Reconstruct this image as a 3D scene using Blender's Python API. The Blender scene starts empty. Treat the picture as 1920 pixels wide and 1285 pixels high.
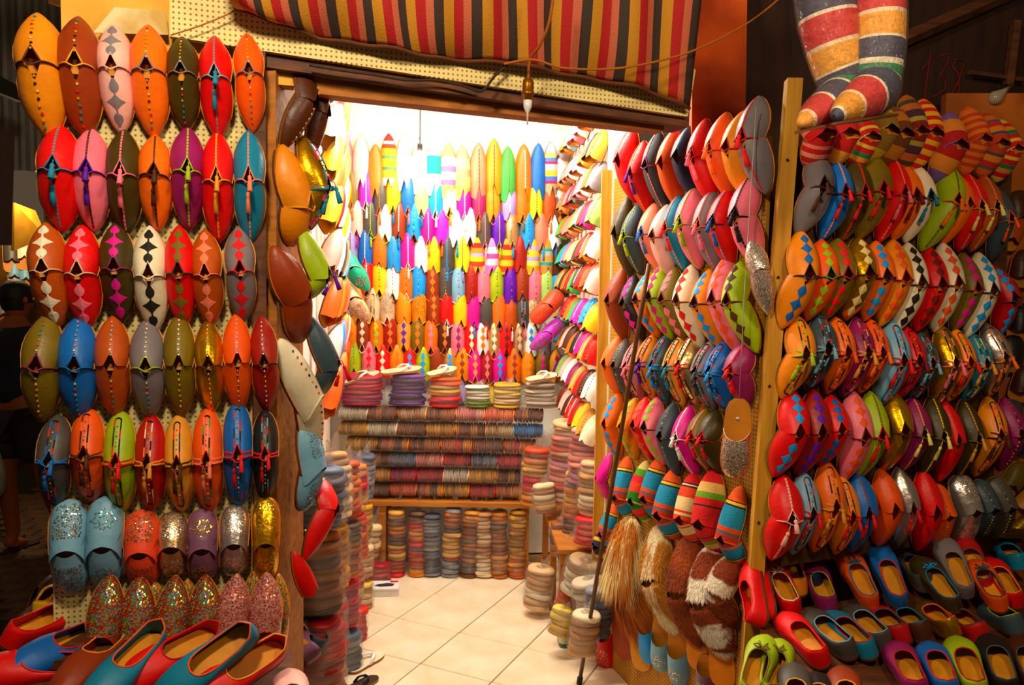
import bpy, bmesh, math, random
import numpy as np
from mathutils import Vector, Matrix, noise
random.seed(7)
SC = bpy.context.scene
COL = SC.collection

# ------------------------------------------------------------------ camera
F = 1464.0
EYE = Vector((0, 0, 1.6))
CM = Matrix.Rotation(math.radians(86.0), 3, 'X') @ Matrix.Rotation(math.radians(1.0), 3, 'Z')
cam_d = bpy.data.cameras.new('camera')
cam_d.lens = F / 1920 * 36; cam_d.sensor_width = 36; cam_d.sensor_fit = 'HORIZONTAL'
cam_d.clip_start = 0.05
cam = bpy.data.objects.new('camera', cam_d); COL.objects.link(cam)
cam.matrix_world = Matrix.Translation(EYE) @ CM.to_4x4()
SC.camera = cam

# ------------------------------------------------------------------ world, lamps, exposure
w = bpy.data.worlds.new('world'); SC.world = w; w.use_nodes = True
bg = w.node_tree.nodes['Background']
bg.inputs[0].default_value = (1.0, 0.68, 0.40, 1); bg.inputs[1].default_value = 0.075
SC.view_settings.view_transform = 'Standard'; SC.view_settings.look = 'None'
SC.view_settings.exposure = 0.16; SC.view_settings.gamma = 1.0
SC.view_settings.use_curve_mapping = False

def lamp(name, loc, power, col, radius):
    l = bpy.data.lights.new(name, 'POINT'); l.energy = power; l.color = col; l.shadow_soft_size = radius
    o = bpy.data.objects.new(name, l); COL.objects.link(o); o.location = loc
    return o
# warm point lamps above the alley, out of view, standing in for street lamps
lamp('alley_lamp_near', (-0.42, 0.72, 2.62), 82, (1.0, 0.83, 0.58), 0.10)
lamp('alley_lamp_far', (0.95, 0.75, 2.55), 43, (1.0, 0.76, 0.48), 0.10)
# shop's fluorescent battens, mounted on its ceiling behind the lintel
def tube_light(name, loc, sx, power, rot=0):
    l = bpy.data.lights.new(name, 'AREA'); l.shape = 'RECTANGLE'; l.size = sx; l.size_y = 0.08
    l.energy = power; l.color = (1.0, 0.93, 0.80)
    o = bpy.data.objects.new(name, l); COL.objects.link(o); o.location = loc; o.rotation_euler = (0, 0, rot)
tube_light('shop_tube_light', (-0.25, 3.05, 2.66), 1.2, 42, 0.2)
tube_light('shop_tube_light_rear', (-0.3, 4.0, 2.70), 1.2, 18, 0.15)

# ------------------------------------------------------------------ helpers
def ray(px, py):
    return (CM @ Vector(((px - 960) / F, (642.5 - py) / F, -1))).normalized()
class Plane:
    """vertical board: a = horizontal direction, n = normal towards the viewer"""
    def __init__(s, p, q):
        s.p = Vector((p[0], p[1], 0)); s.q = Vector((q[0], q[1], 0))
        s.a = (s.q - s.p).normalized(); s.n = Vector((s.a.y, -s.a.x, 0))
        s.len = (s.q - s.p).length
    def hit(s, px, py, off=0.0):
        d = ray(px, py)
        t = ((s.p + s.n * off) - EYE).dot(s.n) / d.dot(s.n)
        return EYE + d * t
    def at(s, u, z, off=0.0):
        v = s.p + s.a * u + s.n * off
        return Vector((v.x, v.y, z))
def on_z(px, py, z):
    d = ray(px, py); return EYE + d * ((z - EYE.z) / d.z)
def on_y(px, py, y):
    d = ray(px, py); return EYE + d * (y / d.y)

class MB:
    def __init__(s): s.v = []; s.f = []; s.m = []; s.uv = None
    def add(s, vs, fs, mi=0):
        b = len(s.v); s.v += [tuple(x) for x in vs]; s.f += [tuple(i + b for i in f) for f in fs]; s.m += [mi] * len(fs)
    def box(s, c, size, mi=0, rot=None):
        hx, hy, hz = (x / 2 for x in size); c = Vector(c)
        vs = [Vector((x, y, z)) for x in (-hx, hx) for y in (-hy, hy) for z in (-hz, hz)]
        if rot: vs = [rot @ v for v in vs]
        s.add([v + c for v in vs], [(0, 1, 3, 2), (4, 6, 7, 5), (0, 4, 5, 1), (2, 3, 7, 6), (0, 2, 6, 4), (1, 5, 7, 3)], mi)
    def tube(s, pts, r, seg=6, mi=0, closed=False, caps=True):
        pts = [Vector(p) for p in pts]; n = len(pts); rs = r if isinstance(r, (list, tuple)) else [r] * n
        vs = []; up = Vector((0.31, 0.22, 0.92)).normalized(); px = None
        for i, p in enumerate(pts):
            if closed: t = pts[(i + 1) % n] - pts[i - 1]
            else: t = pts[min(i + 1, n - 1)] - pts[max(i - 1, 0)]
            t = t.normalized() if t.length > 1e-9 else Vector((0, 0, 1))
            if px is None:
                px = t.cross(up)
                if px.length < 1e-3: px = t.cross(Vector((1, 0, 0)))
            px = (px - t * px.dot(t)).normalized(); py = t.cross(px)
            for k in range(seg):
                a = 2 * math.pi * k / seg
                vs.append(p + (px * math.cos(a) + py * math.sin(a)) * rs[i])
        fs = []
        for i in range(n if closed else n - 1):
            j = (i + 1) % n
            for k in range(seg):
                l = (k + 1) % seg
                fs.append((i * seg + k, i * seg + l, j * seg + l, j * seg + k))
        if caps and not closed:
            fs.append(tuple(range(seg))[::-1]); fs.append(tuple((n - 1) * seg + k for k in range(seg)))
        s.add(vs, fs, mi)
    def lathe(s, prof, seg=16, mi=0, axis='z', c=(0, 0, 0)):
        vs = []; c = Vector(c)
        for r, h in prof:
            for k in range(seg):
                a = 2 * math.pi * k / seg
                p = (r * math.cos(a), r * math.sin(a), h) if axis == 'z' else (r * math.cos(a), h, r * math.sin(a))
                vs.append(Vector(p) + c)
        fs = [(i * seg + k, i * seg + (k + 1) % seg, (i + 1) * seg + (k + 1) % seg, (i + 1) * seg + k) for i in range(len(prof) - 1) for k in range(seg)]
        fs.append(tuple(range(seg))[::-1]); fs.append(tuple((len(prof) - 1) * seg + k for k in range(seg)))
        s.add(vs, fs, mi)
    def mesh(s, name, smooth=True, uvf=None):
        me = bpy.data.meshes.new(name); me.from_pydata(s.v, [], s.f)
        if any(s.m): me.polygons.foreach_set('material_index', s.m)
        if smooth: me.polygons.foreach_set('use_smooth', [True] * len(s.f))
        if uvf:
            ul = me.uv_layers.new(name='UVMap')
            for l in me.loops: ul.data[l.index].uv = uvf(s.v[l.vertex_index])
        me.update()
        bm = bmesh.new(); bm.from_mesh(me); bmesh.ops.recalc_face_normals(bm, faces=bm.faces); bm.to_mesh(me); bm.free()
        return me

def link(name, me, mats, parent=None, mw=None, kind=None, label=None):
    """an object showing a (possibly shared) mesh with its own materials"""
    o = bpy.data.objects.new(name, me); COL.objects.link(o)
    if not isinstance(mats, (list, tuple)): mats = [mats]
    if me is not None:
        while len(me.materials) < len(mats): me.materials.append(mats[len(me.materials)])
        for i, m in enumerate(mats):
            o.material_slots[i].link = 'OBJECT'; o.material_slots[i].material = m
    if parent is not None: o.parent = parent
    if mw is not None: o.matrix_local = mw
    if kind: o['kind'] = kind
    if label: o['label'] = label
    return o
def thing(name, label, cat, mw=None, group=None):
    o = bpy.data.objects.new(name, None); COL.objects.link(o); o.empty_display_size = 0.05
    if mw is not None: o.matrix_world = mw
    return tag(o, label, cat, group)
LABELS = {}
def tag(o, label, cat, group=None):
    wds = label.split()
    if len(wds) > 16: print('LONG', label)
    if label in LABELS: print('DUP', label)
    LABELS[label] = 1
    o['label'] = label; o['category'] = cat
    if group: o['group'] = group
    return o
def struct(name, me, mats, parent=None):
    o = link(name, me, mats, parent)
    if parent is None: o['kind'] = 'structure'
    return o
def frame(origin, y, z):
    """matrix whose local y and z follow the given directions"""
    y = Vector(y).normalized(); z = Vector(z); z = (z - y * z.dot(y)).normalized(); x = y.cross(z)
    return Matrix(((x.x, y.x, z.x, origin[0]), (x.y, y.y, z.y, origin[1]), (x.z, y.z, z.z, origin[2]), (0, 0, 0, 1)))
def scl(sx, sy, sz): return Matrix.Diagonal((sx, sy, sz, 1))
ORD = 'first second third fourth fifth sixth seventh eighth ninth tenth eleventh twelfth thirteenth fourteenth fifteenth sixteenth seventeenth eighteenth'.split()

# ------------------------------------------------------------------ materials
HEX = {'mustard': 'DC8A08', 'brown': '8E3C0E', 'dark brown': '4A2410', 'pale pink': 'F2B9AE', 'orange': 'F27808', 'dark olive': '40340F', 'red': 'DA0A06', 'orange-red': 'EA6414',
 'pink': 'F07E90', 'plum': '8C2A5C', 'teal': '0A7C9C', 'rust': 'B45616', 'cream': 'EFE3C6', 'grey': '7C7478', 'olive': '766208', 'blue': '0A66B4', 'lime': 'A2B808', 'tan': 'DE9C50',
 'black': '1C1814', 'light blue': '7EAAC4', 'coral': 'EC5C48', 'mauve': '7E5470', 'magenta': 'D60C8E', 'purple': '5C1CA4', 'white': 'F6F2EC', 'yellow': 'F4C80C', 'sky blue': '1496E2',
 'salmon': 'EE866C', 'slate': '3C4C54', 'crimson': 'B40822', 'amber': 'EC920E', 'lavender': '9C94CC', 'green': '4CA652', 'brick': '9A2C18', 'violet': 'B43CC0', 'turquoise': '14B08C',
 'pale yellow': 'F2E08C', 'dark red': '6E0A0A', 'dark grey': '4A4640', 'beige': 'D6BA94', 'navy': '1A2240', 'pale green': 'A8D078', 'pale lime': 'D4E860', 'dusty pink': 'C88A8A'}
def lin(h):
    if isinstance(h, tuple): return h
    h = HEX.get(h, h)
    c = [int(h[i:i + 2], 16) / 255 for i in (0, 2, 4)]
    c = [x / 12.92 if x <= 0.04045 else ((x + 0.055) / 1.055) ** 2.4 for x in c]
    m = 0.3 * c[0] + 0.59 * c[1] + 0.11 * c[2]
    return tuple(min(1.0, max(0.002, m + (x - m) * 1.18)) for x in c)
MC = {}
def nmat(key):
    m = bpy.data.materials.new(key); m.use_nodes = True
    nt = m.node_tree; return m, nt, nt.nodes['Principled BSDF']
def leather(c, rough=0.42, var=0.16, bump=0.12, scale=60, metal=0.0, tex='Object'):
    key = f'leather {c} {rough} {var} {bump} {scale} {metal}'
    if key in MC: return MC[key]
    m, nt, b = nmat(key); L = lin(c)
    tc = nt.nodes.new('ShaderNodeTexCoord')
    nz = nt.nodes.new('ShaderNodeTexNoise'); nz.inputs['Scale'].default_value = 14; nz.inputs['Detail'].default_value = 3
    oi = nt.nodes.new('ShaderNodeObjectInfo'); ad = nt.nodes.new('ShaderNodeVectorMath'); ad.operation = 'ADD'
    nt.links.new(tc.outputs[tex], ad.inputs[0]); nt.links.new(oi.outputs['Random'], ad.inputs[1]); nt.links.new(ad.outputs[0], nz.inputs['Vector'])
    mr = nt.nodes.new('ShaderNodeMapRange'); mr.inputs[1].default_value = 0.3; mr.inputs[2].default_value = 0.7
    mr.inputs[3].default_value = 1 - var; mr.inputs[4].default_value = 1 + var * 0.5
    nt.links.new(nz.outputs[0], mr.inputs[0])
    mx = nt.nodes.new('ShaderNodeVectorMath'); mx.operation = 'SCALE'; mx.inputs[0].default_value = L
    nt.links.new(mr.outputs[0], mx.inputs['Scale']); nt.links.new(mx.outputs[0], b.inputs['Base Color'])
    b.inputs['Roughness'].default_value = rough; b.inputs['Metallic'].default_value = metal; b.inputs['Specular IOR Level'].default_value = 0.38
    if bump:
        n2 = nt.nodes.new('ShaderNodeTexNoise'); n2.inputs['Scale'].default_value = scale; n2.inputs['Detail'].default_value = 4
        nt.links.new(ad.outputs[0], n2.inputs['Vector'])
        bp = nt.nodes.new('ShaderNodeBump'); bp.inputs['Strength'].default_value = bump; bp.inputs['Distance'].default_value = 0.01
        nt.links.new(n2.outputs[0], bp.inputs['Height']); nt.links.new(bp.outputs[0], b.inputs['Normal'])
    MC[key] = m; return m
METAL = {'gold': 'D9A22C', 'silver': 'CFC6BE', 'champagne': 'D8B48C', 'pale gold': 'E2C88C', 'dull gold': 'B4902C'}
def upper_mat(c):
    if c in METAL: return leather(METAL[c], 0.28, 0.12, 0.25, 40, 0.85)
    return leather(c)
def flat_mat(c, rough=0.7): return leather(METAL.get(c, c), rough, 0.1, 0.0)
def shiny(c): return leather(c, 0.18, 0.0, 0.0, 60, 0.6)
def ramp_mat(key, stops, axis=1, period=None, vec='Object', rough=0.85, bump=0.3, wob=0.0, phase=0.0):
    """constant bands along one axis of the object's own (or UV) coordinates"""
    if key in MC: return MC[key]
    m, nt, b = nmat(key)
    tc = nt.nodes.new('ShaderNodeTexCoord'); sp = nt.nodes.new('ShaderNodeSeparateXYZ'); nt.links.new(tc.outputs[vec], sp.inputs[0])
    out = sp.outputs[axis]
    if wob:
        nz = nt.nodes.new('ShaderNodeTexNoise'); nz.inputs['Scale'].default_value = 6; nt.links.new(tc.outputs[vec], nz.inputs['Vector'])
        ma = nt.nodes.new('ShaderNodeMath'); ma.operation = 'MULTIPLY_ADD'; ma.inputs[1].default_value = wob
        nt.links.new(nz.outputs[0], ma.inputs[0]); nt.links.new(out, ma.inputs[2]); out = ma.outputs[0]
    if period:
        d = nt.nodes.new('ShaderNodeMath'); d.operation = 'MULTIPLY_ADD'; d.inputs[1].default_value = 1 / period; d.inputs[2].default_value = phase
        f = nt.nodes.new('ShaderNodeMath'); f.operation = 'FRACT'
        nt.links.new(out, d.inputs[0]); nt.links.new(d.outputs[0], f.inputs[0]); out = f.outputs[0]
    r = nt.nodes.new('ShaderNodeValToRGB'); r.color_ramp.interpolation = 'CONSTANT'
    e = r.color_ramp.elements
    for i, (p, c) in enumerate(stops):
        x = e[i] if i < 2 else e.new(p)
        x.position = p; x.color = (*lin(c), 1)
    nt.links.new(out, r.inputs[0]); nt.links.new(r.outputs[0], b.inputs['Base Color'])
    b.inputs['Roughness'].default_value = rough
    if bump:
        n2 = nt.nodes.new('ShaderNodeTexNoise'); n2.inputs['Scale'].default_value = 220; nt.links.new(tc.outputs['Object'], n2.inputs['Vector'])
        bp = nt.nodes.new('ShaderNodeBump'); bp.inputs['Strength'].default_value = bump; bp.inputs['Distance'].default_value = 0.005
        nt.links.new(n2.outputs[0], bp.inputs['Height']); nt.links.new(bp.outputs[0], b.inputs['Normal'])
    MC[key] = m; return m
def mottled(key, c1, c2, scale=8, rough=0.8, lo=0.42, hi=0.58, bump=0.2, stretch=(1, 1, 1), detail=6, dist=0.02):
    if key in MC: return MC[key]
    m, nt, b = nmat(key)
    tc = nt.nodes.new('ShaderNodeTexCoord'); mp = nt.nodes.new('ShaderNodeMapping'); mp.inputs['Scale'].default_value = stretch
    nt.links.new(tc.outputs['Object'], mp.inputs['Vector'])
    nz = nt.nodes.new('ShaderNodeTexNoise'); nz.inputs['Scale'].default_value = scale; nz.inputs['Detail'].default_value = detail
    nt.links.new(mp.outputs[0], nz.inputs['Vector'])
    r = nt.nodes.new('ShaderNodeValToRGB'); e = r.color_ramp.elements
    e[0].position = lo; e[0].color = (*lin(c1), 1); e[1].position = hi; e[1].color = (*lin(c2), 1)
    nt.links.new(nz.outputs[0], r.inputs[0]); nt.links.new(r.outputs[0], b.inputs['Base Color']); b.inputs['Roughness'].default_value = rough
    if bump:
        bp = nt.nodes.new('ShaderNodeBump'); bp.inputs['Strength'].default_value = bump; bp.inputs['Distance'].default_value = dist
        nt.links.new(nz.outputs[0], bp.inputs['Height']); nt.links.new(bp.outputs[0], b.inputs['Normal'])
    MC[key] = m; return m
def wood(key, c1, c2, axis=0):
    st = [14, 14, 14]; st[axis] = 1.2
    return mottled(key, c1, c2, 3.0, 0.7, 0.3, 0.75, 0.25, tuple(st), 8, 0.01)
def pegboard(key, c1, c2, pitch):
    if key in MC: return MC[key]
    m, nt, b = nmat(key)
    tc = nt.nodes.new('ShaderNodeTexCoord'); sp = nt.nodes.new('ShaderNodeSeparateXYZ'); nt.links.new(tc.outputs['UV'], sp.inputs[0])
    sq = []
    for k in (0, 1):
        a = nt.nodes.new('ShaderNodeMath'); a.operation = 'MULTIPLY'; a.inputs[1].default_value = 1 / pitch
        f = nt.nodes.new('ShaderNodeMath'); f.operation = 'FRACT'; s = nt.nodes.new('ShaderNodeMath'); s.operation = 'SUBTRACT'; s.inputs[1].default_value = 0.5
        q = nt.nodes.new('ShaderNodeMath'); q.operation = 'POWER'; q.inputs[1].default_value = 2
        nt.links.new(sp.outputs[k], a.inputs[0]); nt.links.new(a.outputs[0], f.inputs[0]); nt.links.new(f.outputs[0], s.inputs[0]); nt.links.new(s.outputs[0], q.inputs[0]); sq.append(q)
    ad = nt.nodes.new('ShaderNodeMath'); ad.operation = 'ADD'; nt.links.new(sq[0].outputs[0], ad.inputs[0]); nt.links.new(sq[1].outputs[0], ad.inputs[1])
    lt = nt.nodes.new('ShaderNodeMath'); lt.operation = 'LESS_THAN'; lt.inputs[1].default_value = 0.05; nt.links.new(ad.outputs[0], lt.inputs[0])
    mx = nt.nodes.new('ShaderNodeMix'); mx.data_type = 'RGBA'
    nz = nt.nodes.new('ShaderNodeTexNoise'); nz.inputs['Scale'].default_value = 5; nt.links.new(tc.outputs['UV'], nz.inputs['Vector'])
    mm = nt.nodes.new('ShaderNodeMix'); mm.data_type = 'RGBA'; mm.inputs['A'].default_value = (*lin(c1), 1); mm.inputs['B'].default_value = (*[x * 0.72 for x in lin(c1)], 1)
    nt.links.new(nz.outputs[0], mm.inputs['Factor'])
    nt.links.new(lt.outputs[0], mx.inputs['Factor']); nt.links.new(mm.outputs['Result'], mx.inputs['A']); mx.inputs['B'].default_value = (*lin(c2), 1)
    nt.links.new(mx.outputs['Result'], b.inputs['Base Color']); b.inputs['Roughness'].default_value = 0.7
    MC[key] = m; return m
def plastic(key='clear plastic', tint=(1, 1, 1), body=0.035, col=(0.9, 0.88, 0.86)):
    if key in MC: return MC[key]
    m, nt, b = nmat(key); nt.nodes.remove(b); out = nt.nodes['Material Output']
    tr = nt.nodes.new('ShaderNodeBsdfTransparent'); tr.inputs[0].default_value = (*tint, 1)
    gl = nt.nodes.new('ShaderNodeBsdfGlossy'); gl.inputs['Roughness'].default_value = 0.10
    df = nt.nodes.new('ShaderNodeBsdfDiffuse'); df.inputs[0].default_value = (*col, 1)
    lw = nt.nodes.new('ShaderNodeLayerWeight'); lw.inputs[0].default_value = 0.28
    tc = nt.nodes.new('ShaderNodeTexCoord'); nz = nt.nodes.new('ShaderNodeTexNoise'); nz.inputs['Scale'].default_value = 38; nz.inputs['Detail'].default_value = 3; nz.inputs['Distortion'].default_value = 1.5
    nt.links.new(tc.outputs['Object'], nz.inputs['Vector'])
    bp = nt.nodes.new('ShaderNodeBump'); bp.inputs['Strength'].default_value = 1.0; bp.inputs['Distance'].default_value = 0.02
    nt.links.new(nz.outputs[0], bp.inputs['Height']); nt.links.new(bp.outputs[0], gl.inputs['Normal']); nt.links.new(bp.outputs[0], lw.inputs['Normal'])
    ma = nt.nodes.new('ShaderNodeMath'); ma.operation = 'MULTIPLY_ADD'; ma.inputs[1].default_value = 0.55; ma.inputs[2].default_value = 0.015
    nt.links.new(lw.outputs['Fresnel'], ma.inputs[0])
    m1 = nt.nodes.new('ShaderNodeMixShader'); m1.inputs[0].default_value = body; nt.links.new(tr.outputs[0], m1.inputs[1]); nt.links.new(df.outputs[0], m1.inputs[2])
    m2 = nt.nodes.new('ShaderNodeMixShader'); nt.links.new(ma.outputs[0], m2.inputs[0]); nt.links.new(m1.outputs[0], m2.inputs[1]); nt.links.new(gl.outputs[0], m2.inputs[2])
    nt.links.new(m2.outputs[0], out.inputs[0]); MC[key] = m; return m
def emit(key, c, s):
    m, nt, b = nmat(key); b.inputs['Base Color'].default_value = (*c, 1); b.inputs['Emission Color'].default_value = (*c, 1); b.inputs['Emission Strength'].default_value = s
    return m
SOLE = leather('5A3214', 0.7, 0.2, 0.1); INSOLE = leather('C8823C', 0.6, 0.2, 0.08)
WOOD_DARK = wood('dark wood', '3A1E0A', '6E3E14'); WOOD_LIGHT = wood('light wood', 'B07828', 'D8A650', 2); WOOD_MID = wood('mid wood', '8A5216', 'B87828')
# ------------------------------------------------------------------ planes of the place
LEFT = Plane((-1.14, 1.79), (-0.60, 1.97))
FACADE = Plane((-1.14, 1.79), (0.62, 2.375))
JAMB = Plane((-0.615, 1.98), (-0.552, 2.26))
RIGHT = Plane((0.409, 3.32), (0.757, 2.31))
FAR = Plane((0.79, 2.28), (1.74, 2.665))
BACK = Plane((-1.03, 4.45), (0.325, 4.66))
INR = Plane((0.325, 4.66), (0.409, 3.32))
INL = Plane((-0.60, 2.1), (-1.03, 4.45))
STREET = -0.15

# ------------------------------------------------------------------ the setting
def slab(plane, u0, u1, z0, z1, thick, off=0.0):
    mb = MB(); a = plane.at
    q = [a(u0, z0, off), a(u1, z0, off), a(u1, z1, off), a(u0, z1, off)]
    r = [v - plane.n * thick for v in q]
    mb.add(q + r, [(0, 1, 2, 3), (7, 6, 5, 4), (0, 4, 5, 1), (1, 5, 6, 2), (2, 6, 7, 3), (3, 7, 4, 0)])
    return mb
def slab_mesh(name, plane, u0, u1, z0, z1, thick, off=0.0):
    return slab(plane, u0, u1, z0, z1, thick, off).mesh(name, False, lambda v: ((Vector(v) - plane.p).dot(plane.a), v[2]))
WHITE_WALL = mottled('white plaster', 'E8DCC8', 'F4EEE2', 4, 0.9)
YELLOW_WALL = mottled('ochre plaster', 'C88A2C', 'E8C070', 3, 0.9, 0.35, 0.65)
ORANGE_WALL = mottled('orange plaster', 'A03C10', 'D86420', 5, 0.85, 0.3, 0.6, 0.5, (1, 1, 1), 8)
BROWN_WALL = mottled('brown boards', '24120A', '3C1E0E', 3, 0.8, 0.3, 0.7, 0.3, (6, 6, 1))

struct('wall_back', slab_mesh('wall_back', BACK, -0.4, 1.75, 0, 2.85, 0.08), WHITE_WALL)
struct('wall_right', slab_mesh('wall_right', INR, -0.15, INR.len + 0.02, 0, 2.85, 0.06), WHITE_WALL)
struct('wall_left', slab_mesh('wall_left', INL, 0.22, INL.len + 0.1, 0, 2.85, 0.06), WHITE_WALL)
mb = MB(); mb.box((-0.35, 3.55, 2.88), (2.6, 2.6, 0.06)); struct('ceiling', mb.mesh('ceiling', False), WHITE_WALL)
# floor slab with single tiles
P0 = on_z(861, 1186, 0); Pa = on_z(925, 1135, 0); Pb = on_z(976, 1218, 0)
va = Pa - P0; vb = Pb - P0; side = (va.length + vb.length) / 2
va = va.normalized(); vb = (vb - va * vb.dot(va)).normalized()
GROUT = leather('8C6A48', 0.9, 0.2, 0); TILE = mottled('cream tile', 'DCC8A8', 'EADCC4', 6, 0.32, 0.35, 0.65, 0.03)
mb = MB(); mb.add([(-1.25, 1.98, -0.012), (0.80, 2.30, -0.012), (0.80, 4.75, -0.012), (-1.25, 4.75, -0.012), (-1.25, 1.98, -0.15), (0.80, 2.30, -0.15), (0.80, 4.75, -0.15), (-1.25, 4.75, -0.15)], [(0, 1, 2, 3), (0, 4, 5, 1), (1, 5, 6, 2), (3, 2, 6, 7), (0, 3, 7, 4)])
floor = struct('floor', mb.mesh('floor', False), GROUT)
g = 0.0025; h = side / 2 - g
tm = MB()
prof = [(h - 0.003, 0.0), (h, -0.003), (h, -0.013)]
vs = []
for r, z in prof: vs += [va * (sx * r) + vb * (sy * r) + Vector((0, 0, z)) for sx, sy in ((1, 1), (-1, 1), (-1, -1), (1, -1))]
tm.add(vs, [(0, 1, 2, 3)] + [(i * 4 + k, i * 4 + (k + 1) % 4, i * 4 + 4 + (k + 1) % 4, i * 4 + 4 + k) for i in range(2) for k in range(4)])
tile_me = tm.mesh('floor_tile', False)
for i in range(-9, 10):
    for j in range(-9, 10):
        c = P0 + va * (i + 0.5) * side + vb * (j + 0.5) * side
        if -1.12 < c.x < 0.62 and 2.3 < c.y < 4.62: link('tile', tile_me, TILE, floor, Matrix.Translation(c))
# street and its cobbles
COBBLE = mottled('cobble', '2A1A10', '5A3A22', 12, 0.8, 0.3, 0.7, 0.4)
mb = MB(); mb.add([(-9, -1.5, STREET - 0.012), (5, -1.5, STREET - 0.012), (5, 12, STREET - 0.012), (-9, 12, STREET - 0.012)], [(0, 1, 2, 3)])
street = struct('floor_street', mb.mesh('floor_street', False), leather('1C120A', 0.9, 0.2, 0))
cb = MB(); cw, cl = 0.21, 0.13
cb.add([(sx * (cw / 2 - 0.006 - b), sy * (cl / 2 - 0.006 - b), z) for b, z in ((0.012, 0.006), (0, -0.004), (0, -0.02)) for sx, sy in ((1, 1), (-1, 1), (-1, -1), (1, -1))],
       [(0, 1, 2, 3)] + [(i * 4 + k, i * 4 + (k + 1) % 4, i * 4 + 4 + (k + 1) % 4, i * 4 + 4 + k) for i in range(2) for k in range(4)])
cob_me = cb.mesh('cobble', False)
for r in range(0, 27):
    for k in range(0, 14):
        x = -3.9 + k * cw + (r % 2) * cw / 2; y = 3.6 + r * cl
        pxx = 960 + x / y * F
        if -25 < pxx < 190: link('cobble', cob_me, COBBLE, street, Matrix.Translation((x, y, STREET + random.uniform(-0.003, 0.003))))

# left display board with its wooden edge, facade above
PEG = pegboard('cream pegboard', 'EAD79C', '8A6A34', 0.0125)
struct('wall_display', slab_mesh('wall_display', LEFT, 0.062, LEFT.len - 0.055, 0.62, 2.13, 0.012), PEG)
mb = slab(LEFT, LEFT.len - 0.052, LEFT.len - 0.02, STREET, 2.36, 0.05, 0.02); o = struct('trim_1', mb.mesh('trim_1', False), WOOD_DARK)
struct('wall_facade', slab_mesh('wall_facade', FACADE, 0.10, 0.62, 2.10, 3.0, 0.05, -0.03), YELLOW_WALL)
struct('wall_facade_low', slab_mesh('wall_facade_low', LEFT, 0.09, LEFT.len - 0.02, STREET, 0.62, 0.05, -0.01), BROWN_WALL)
# lintel: pegboard strip on two beams
def strip(name, pl, a, b, c, d, thick, mat, off):
    """four photo corners dropped onto the facade plane (bottom edge a-b, top edge d-c), with real thickness"""
    mb = MB(); q = [pl.hit(*p, off) for p in (a, b, c, d)]; r = [v - pl.n * thick for v in q]
    mb.add(q + r, [(0, 1, 2, 3), (7, 6, 5, 4), (0, 4, 5, 1), (1, 5, 6, 2), (2, 6, 7, 3), (3, 7, 4, 0)])
    return struct(name, mb.mesh(name, False, lambda v: ((Vector(v) - pl.p).dot(pl.a), v[2])), mat)
strip('trim_2', FACADE, (318, 68), (1290, 219), (1305, 130), (318, -70), 0.02, PEG, 0.02)
strip('trim_3', FACADE, (500, 126), (1292, 238), (1292, 218), (500, 97), 0.10, WOOD_DARK, 0.0)
strip('trim_4', FACADE, (560, 172), (1245, 246), (1245, 232), (560, 117), 0.06, WOOD_MID, -0.04)
strip('wall_above_door', FACADE, (500, 125), (1292, 236), (1305, -150), (500, -150), 0.04, BROWN_WALL, -0.10)
# orange plaster pier over the door board
pier = MB()
q = [FACADE.hit(*p, -0.27) for p in ((1296, 330), (1396, 330), (1402, -60), (1300, -60))]
r = [v + Vector((0.02, 0.14, 0)) for v in q]
pier.add(q + r, [(0, 1, 2, 3), (7, 6, 5, 4), (0, 4, 5, 1), (1, 5, 6, 2), (2, 6, 7, 3), (3, 7, 4, 0)])
struct('wall_pier', pier.mesh('wall_pier', False), ORANGE_WALL)
# right display board (the door leaf) and the far board
PEG2 = pegboard('brown pegboard', 'C08A3C', '5A3410', 0.0135)
struct('wall_door_board', slab_mesh('wall_door_board', RIGHT, 0.02, RIGHT.len - 0.03, 0.0, 2.06, 0.012), PEG2)
struct('wall_far_board', slab_mesh('wall_far_board', FAR, 0.03, 0.93, 0.78, 2.02, 0.012), wood('board wood', '3A2210', '5E3A18'))
struct('wall_dark', slab_mesh('wall_dark', Plane((0.66, 2.82), (2.6, 3.45)), 0, 2.05, STREET, 3.2, 0.04), BROWN_WALL)
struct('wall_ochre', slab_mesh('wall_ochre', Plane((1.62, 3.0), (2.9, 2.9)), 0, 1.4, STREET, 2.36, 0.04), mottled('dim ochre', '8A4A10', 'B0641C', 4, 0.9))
# alley on the far side: metal shutter, ochre wall
ALLEY = Plane((-6.6, 6.6), (-2.6, 9.2))
struct('wall_alley', slab_mesh('wall_alley', ALLEY, 0, 4.8, STREET, 1.9, 0.1), mottled('alley wall', '6A4414', '9A6A28', 2, 0.9))
shut = MB(); n = 90
SH = Plane((-4.4, 5.0), (-2.45, 5.9))
vs = []
for i in range(n + 1):
    u = SH.len * i / n; o_ = 0.018 * (1 if (i // 2) % 2 else -1)
    vs += [SH.at(u, 2.35, o_), SH.at(u, 3.9, o_)]
shut.add(vs, [(2 * i, 2 * i + 2, 2 * i + 3, 2 * i + 1) for i in range(n)])
struct('wall_shutter', shut.mesh('wall_shutter', False), mottled('grey sheet metal', '6A625C', 'A09890', 5, 0.5, 0.3, 0.7, 0.1, (1, 1, 0.3)))
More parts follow.
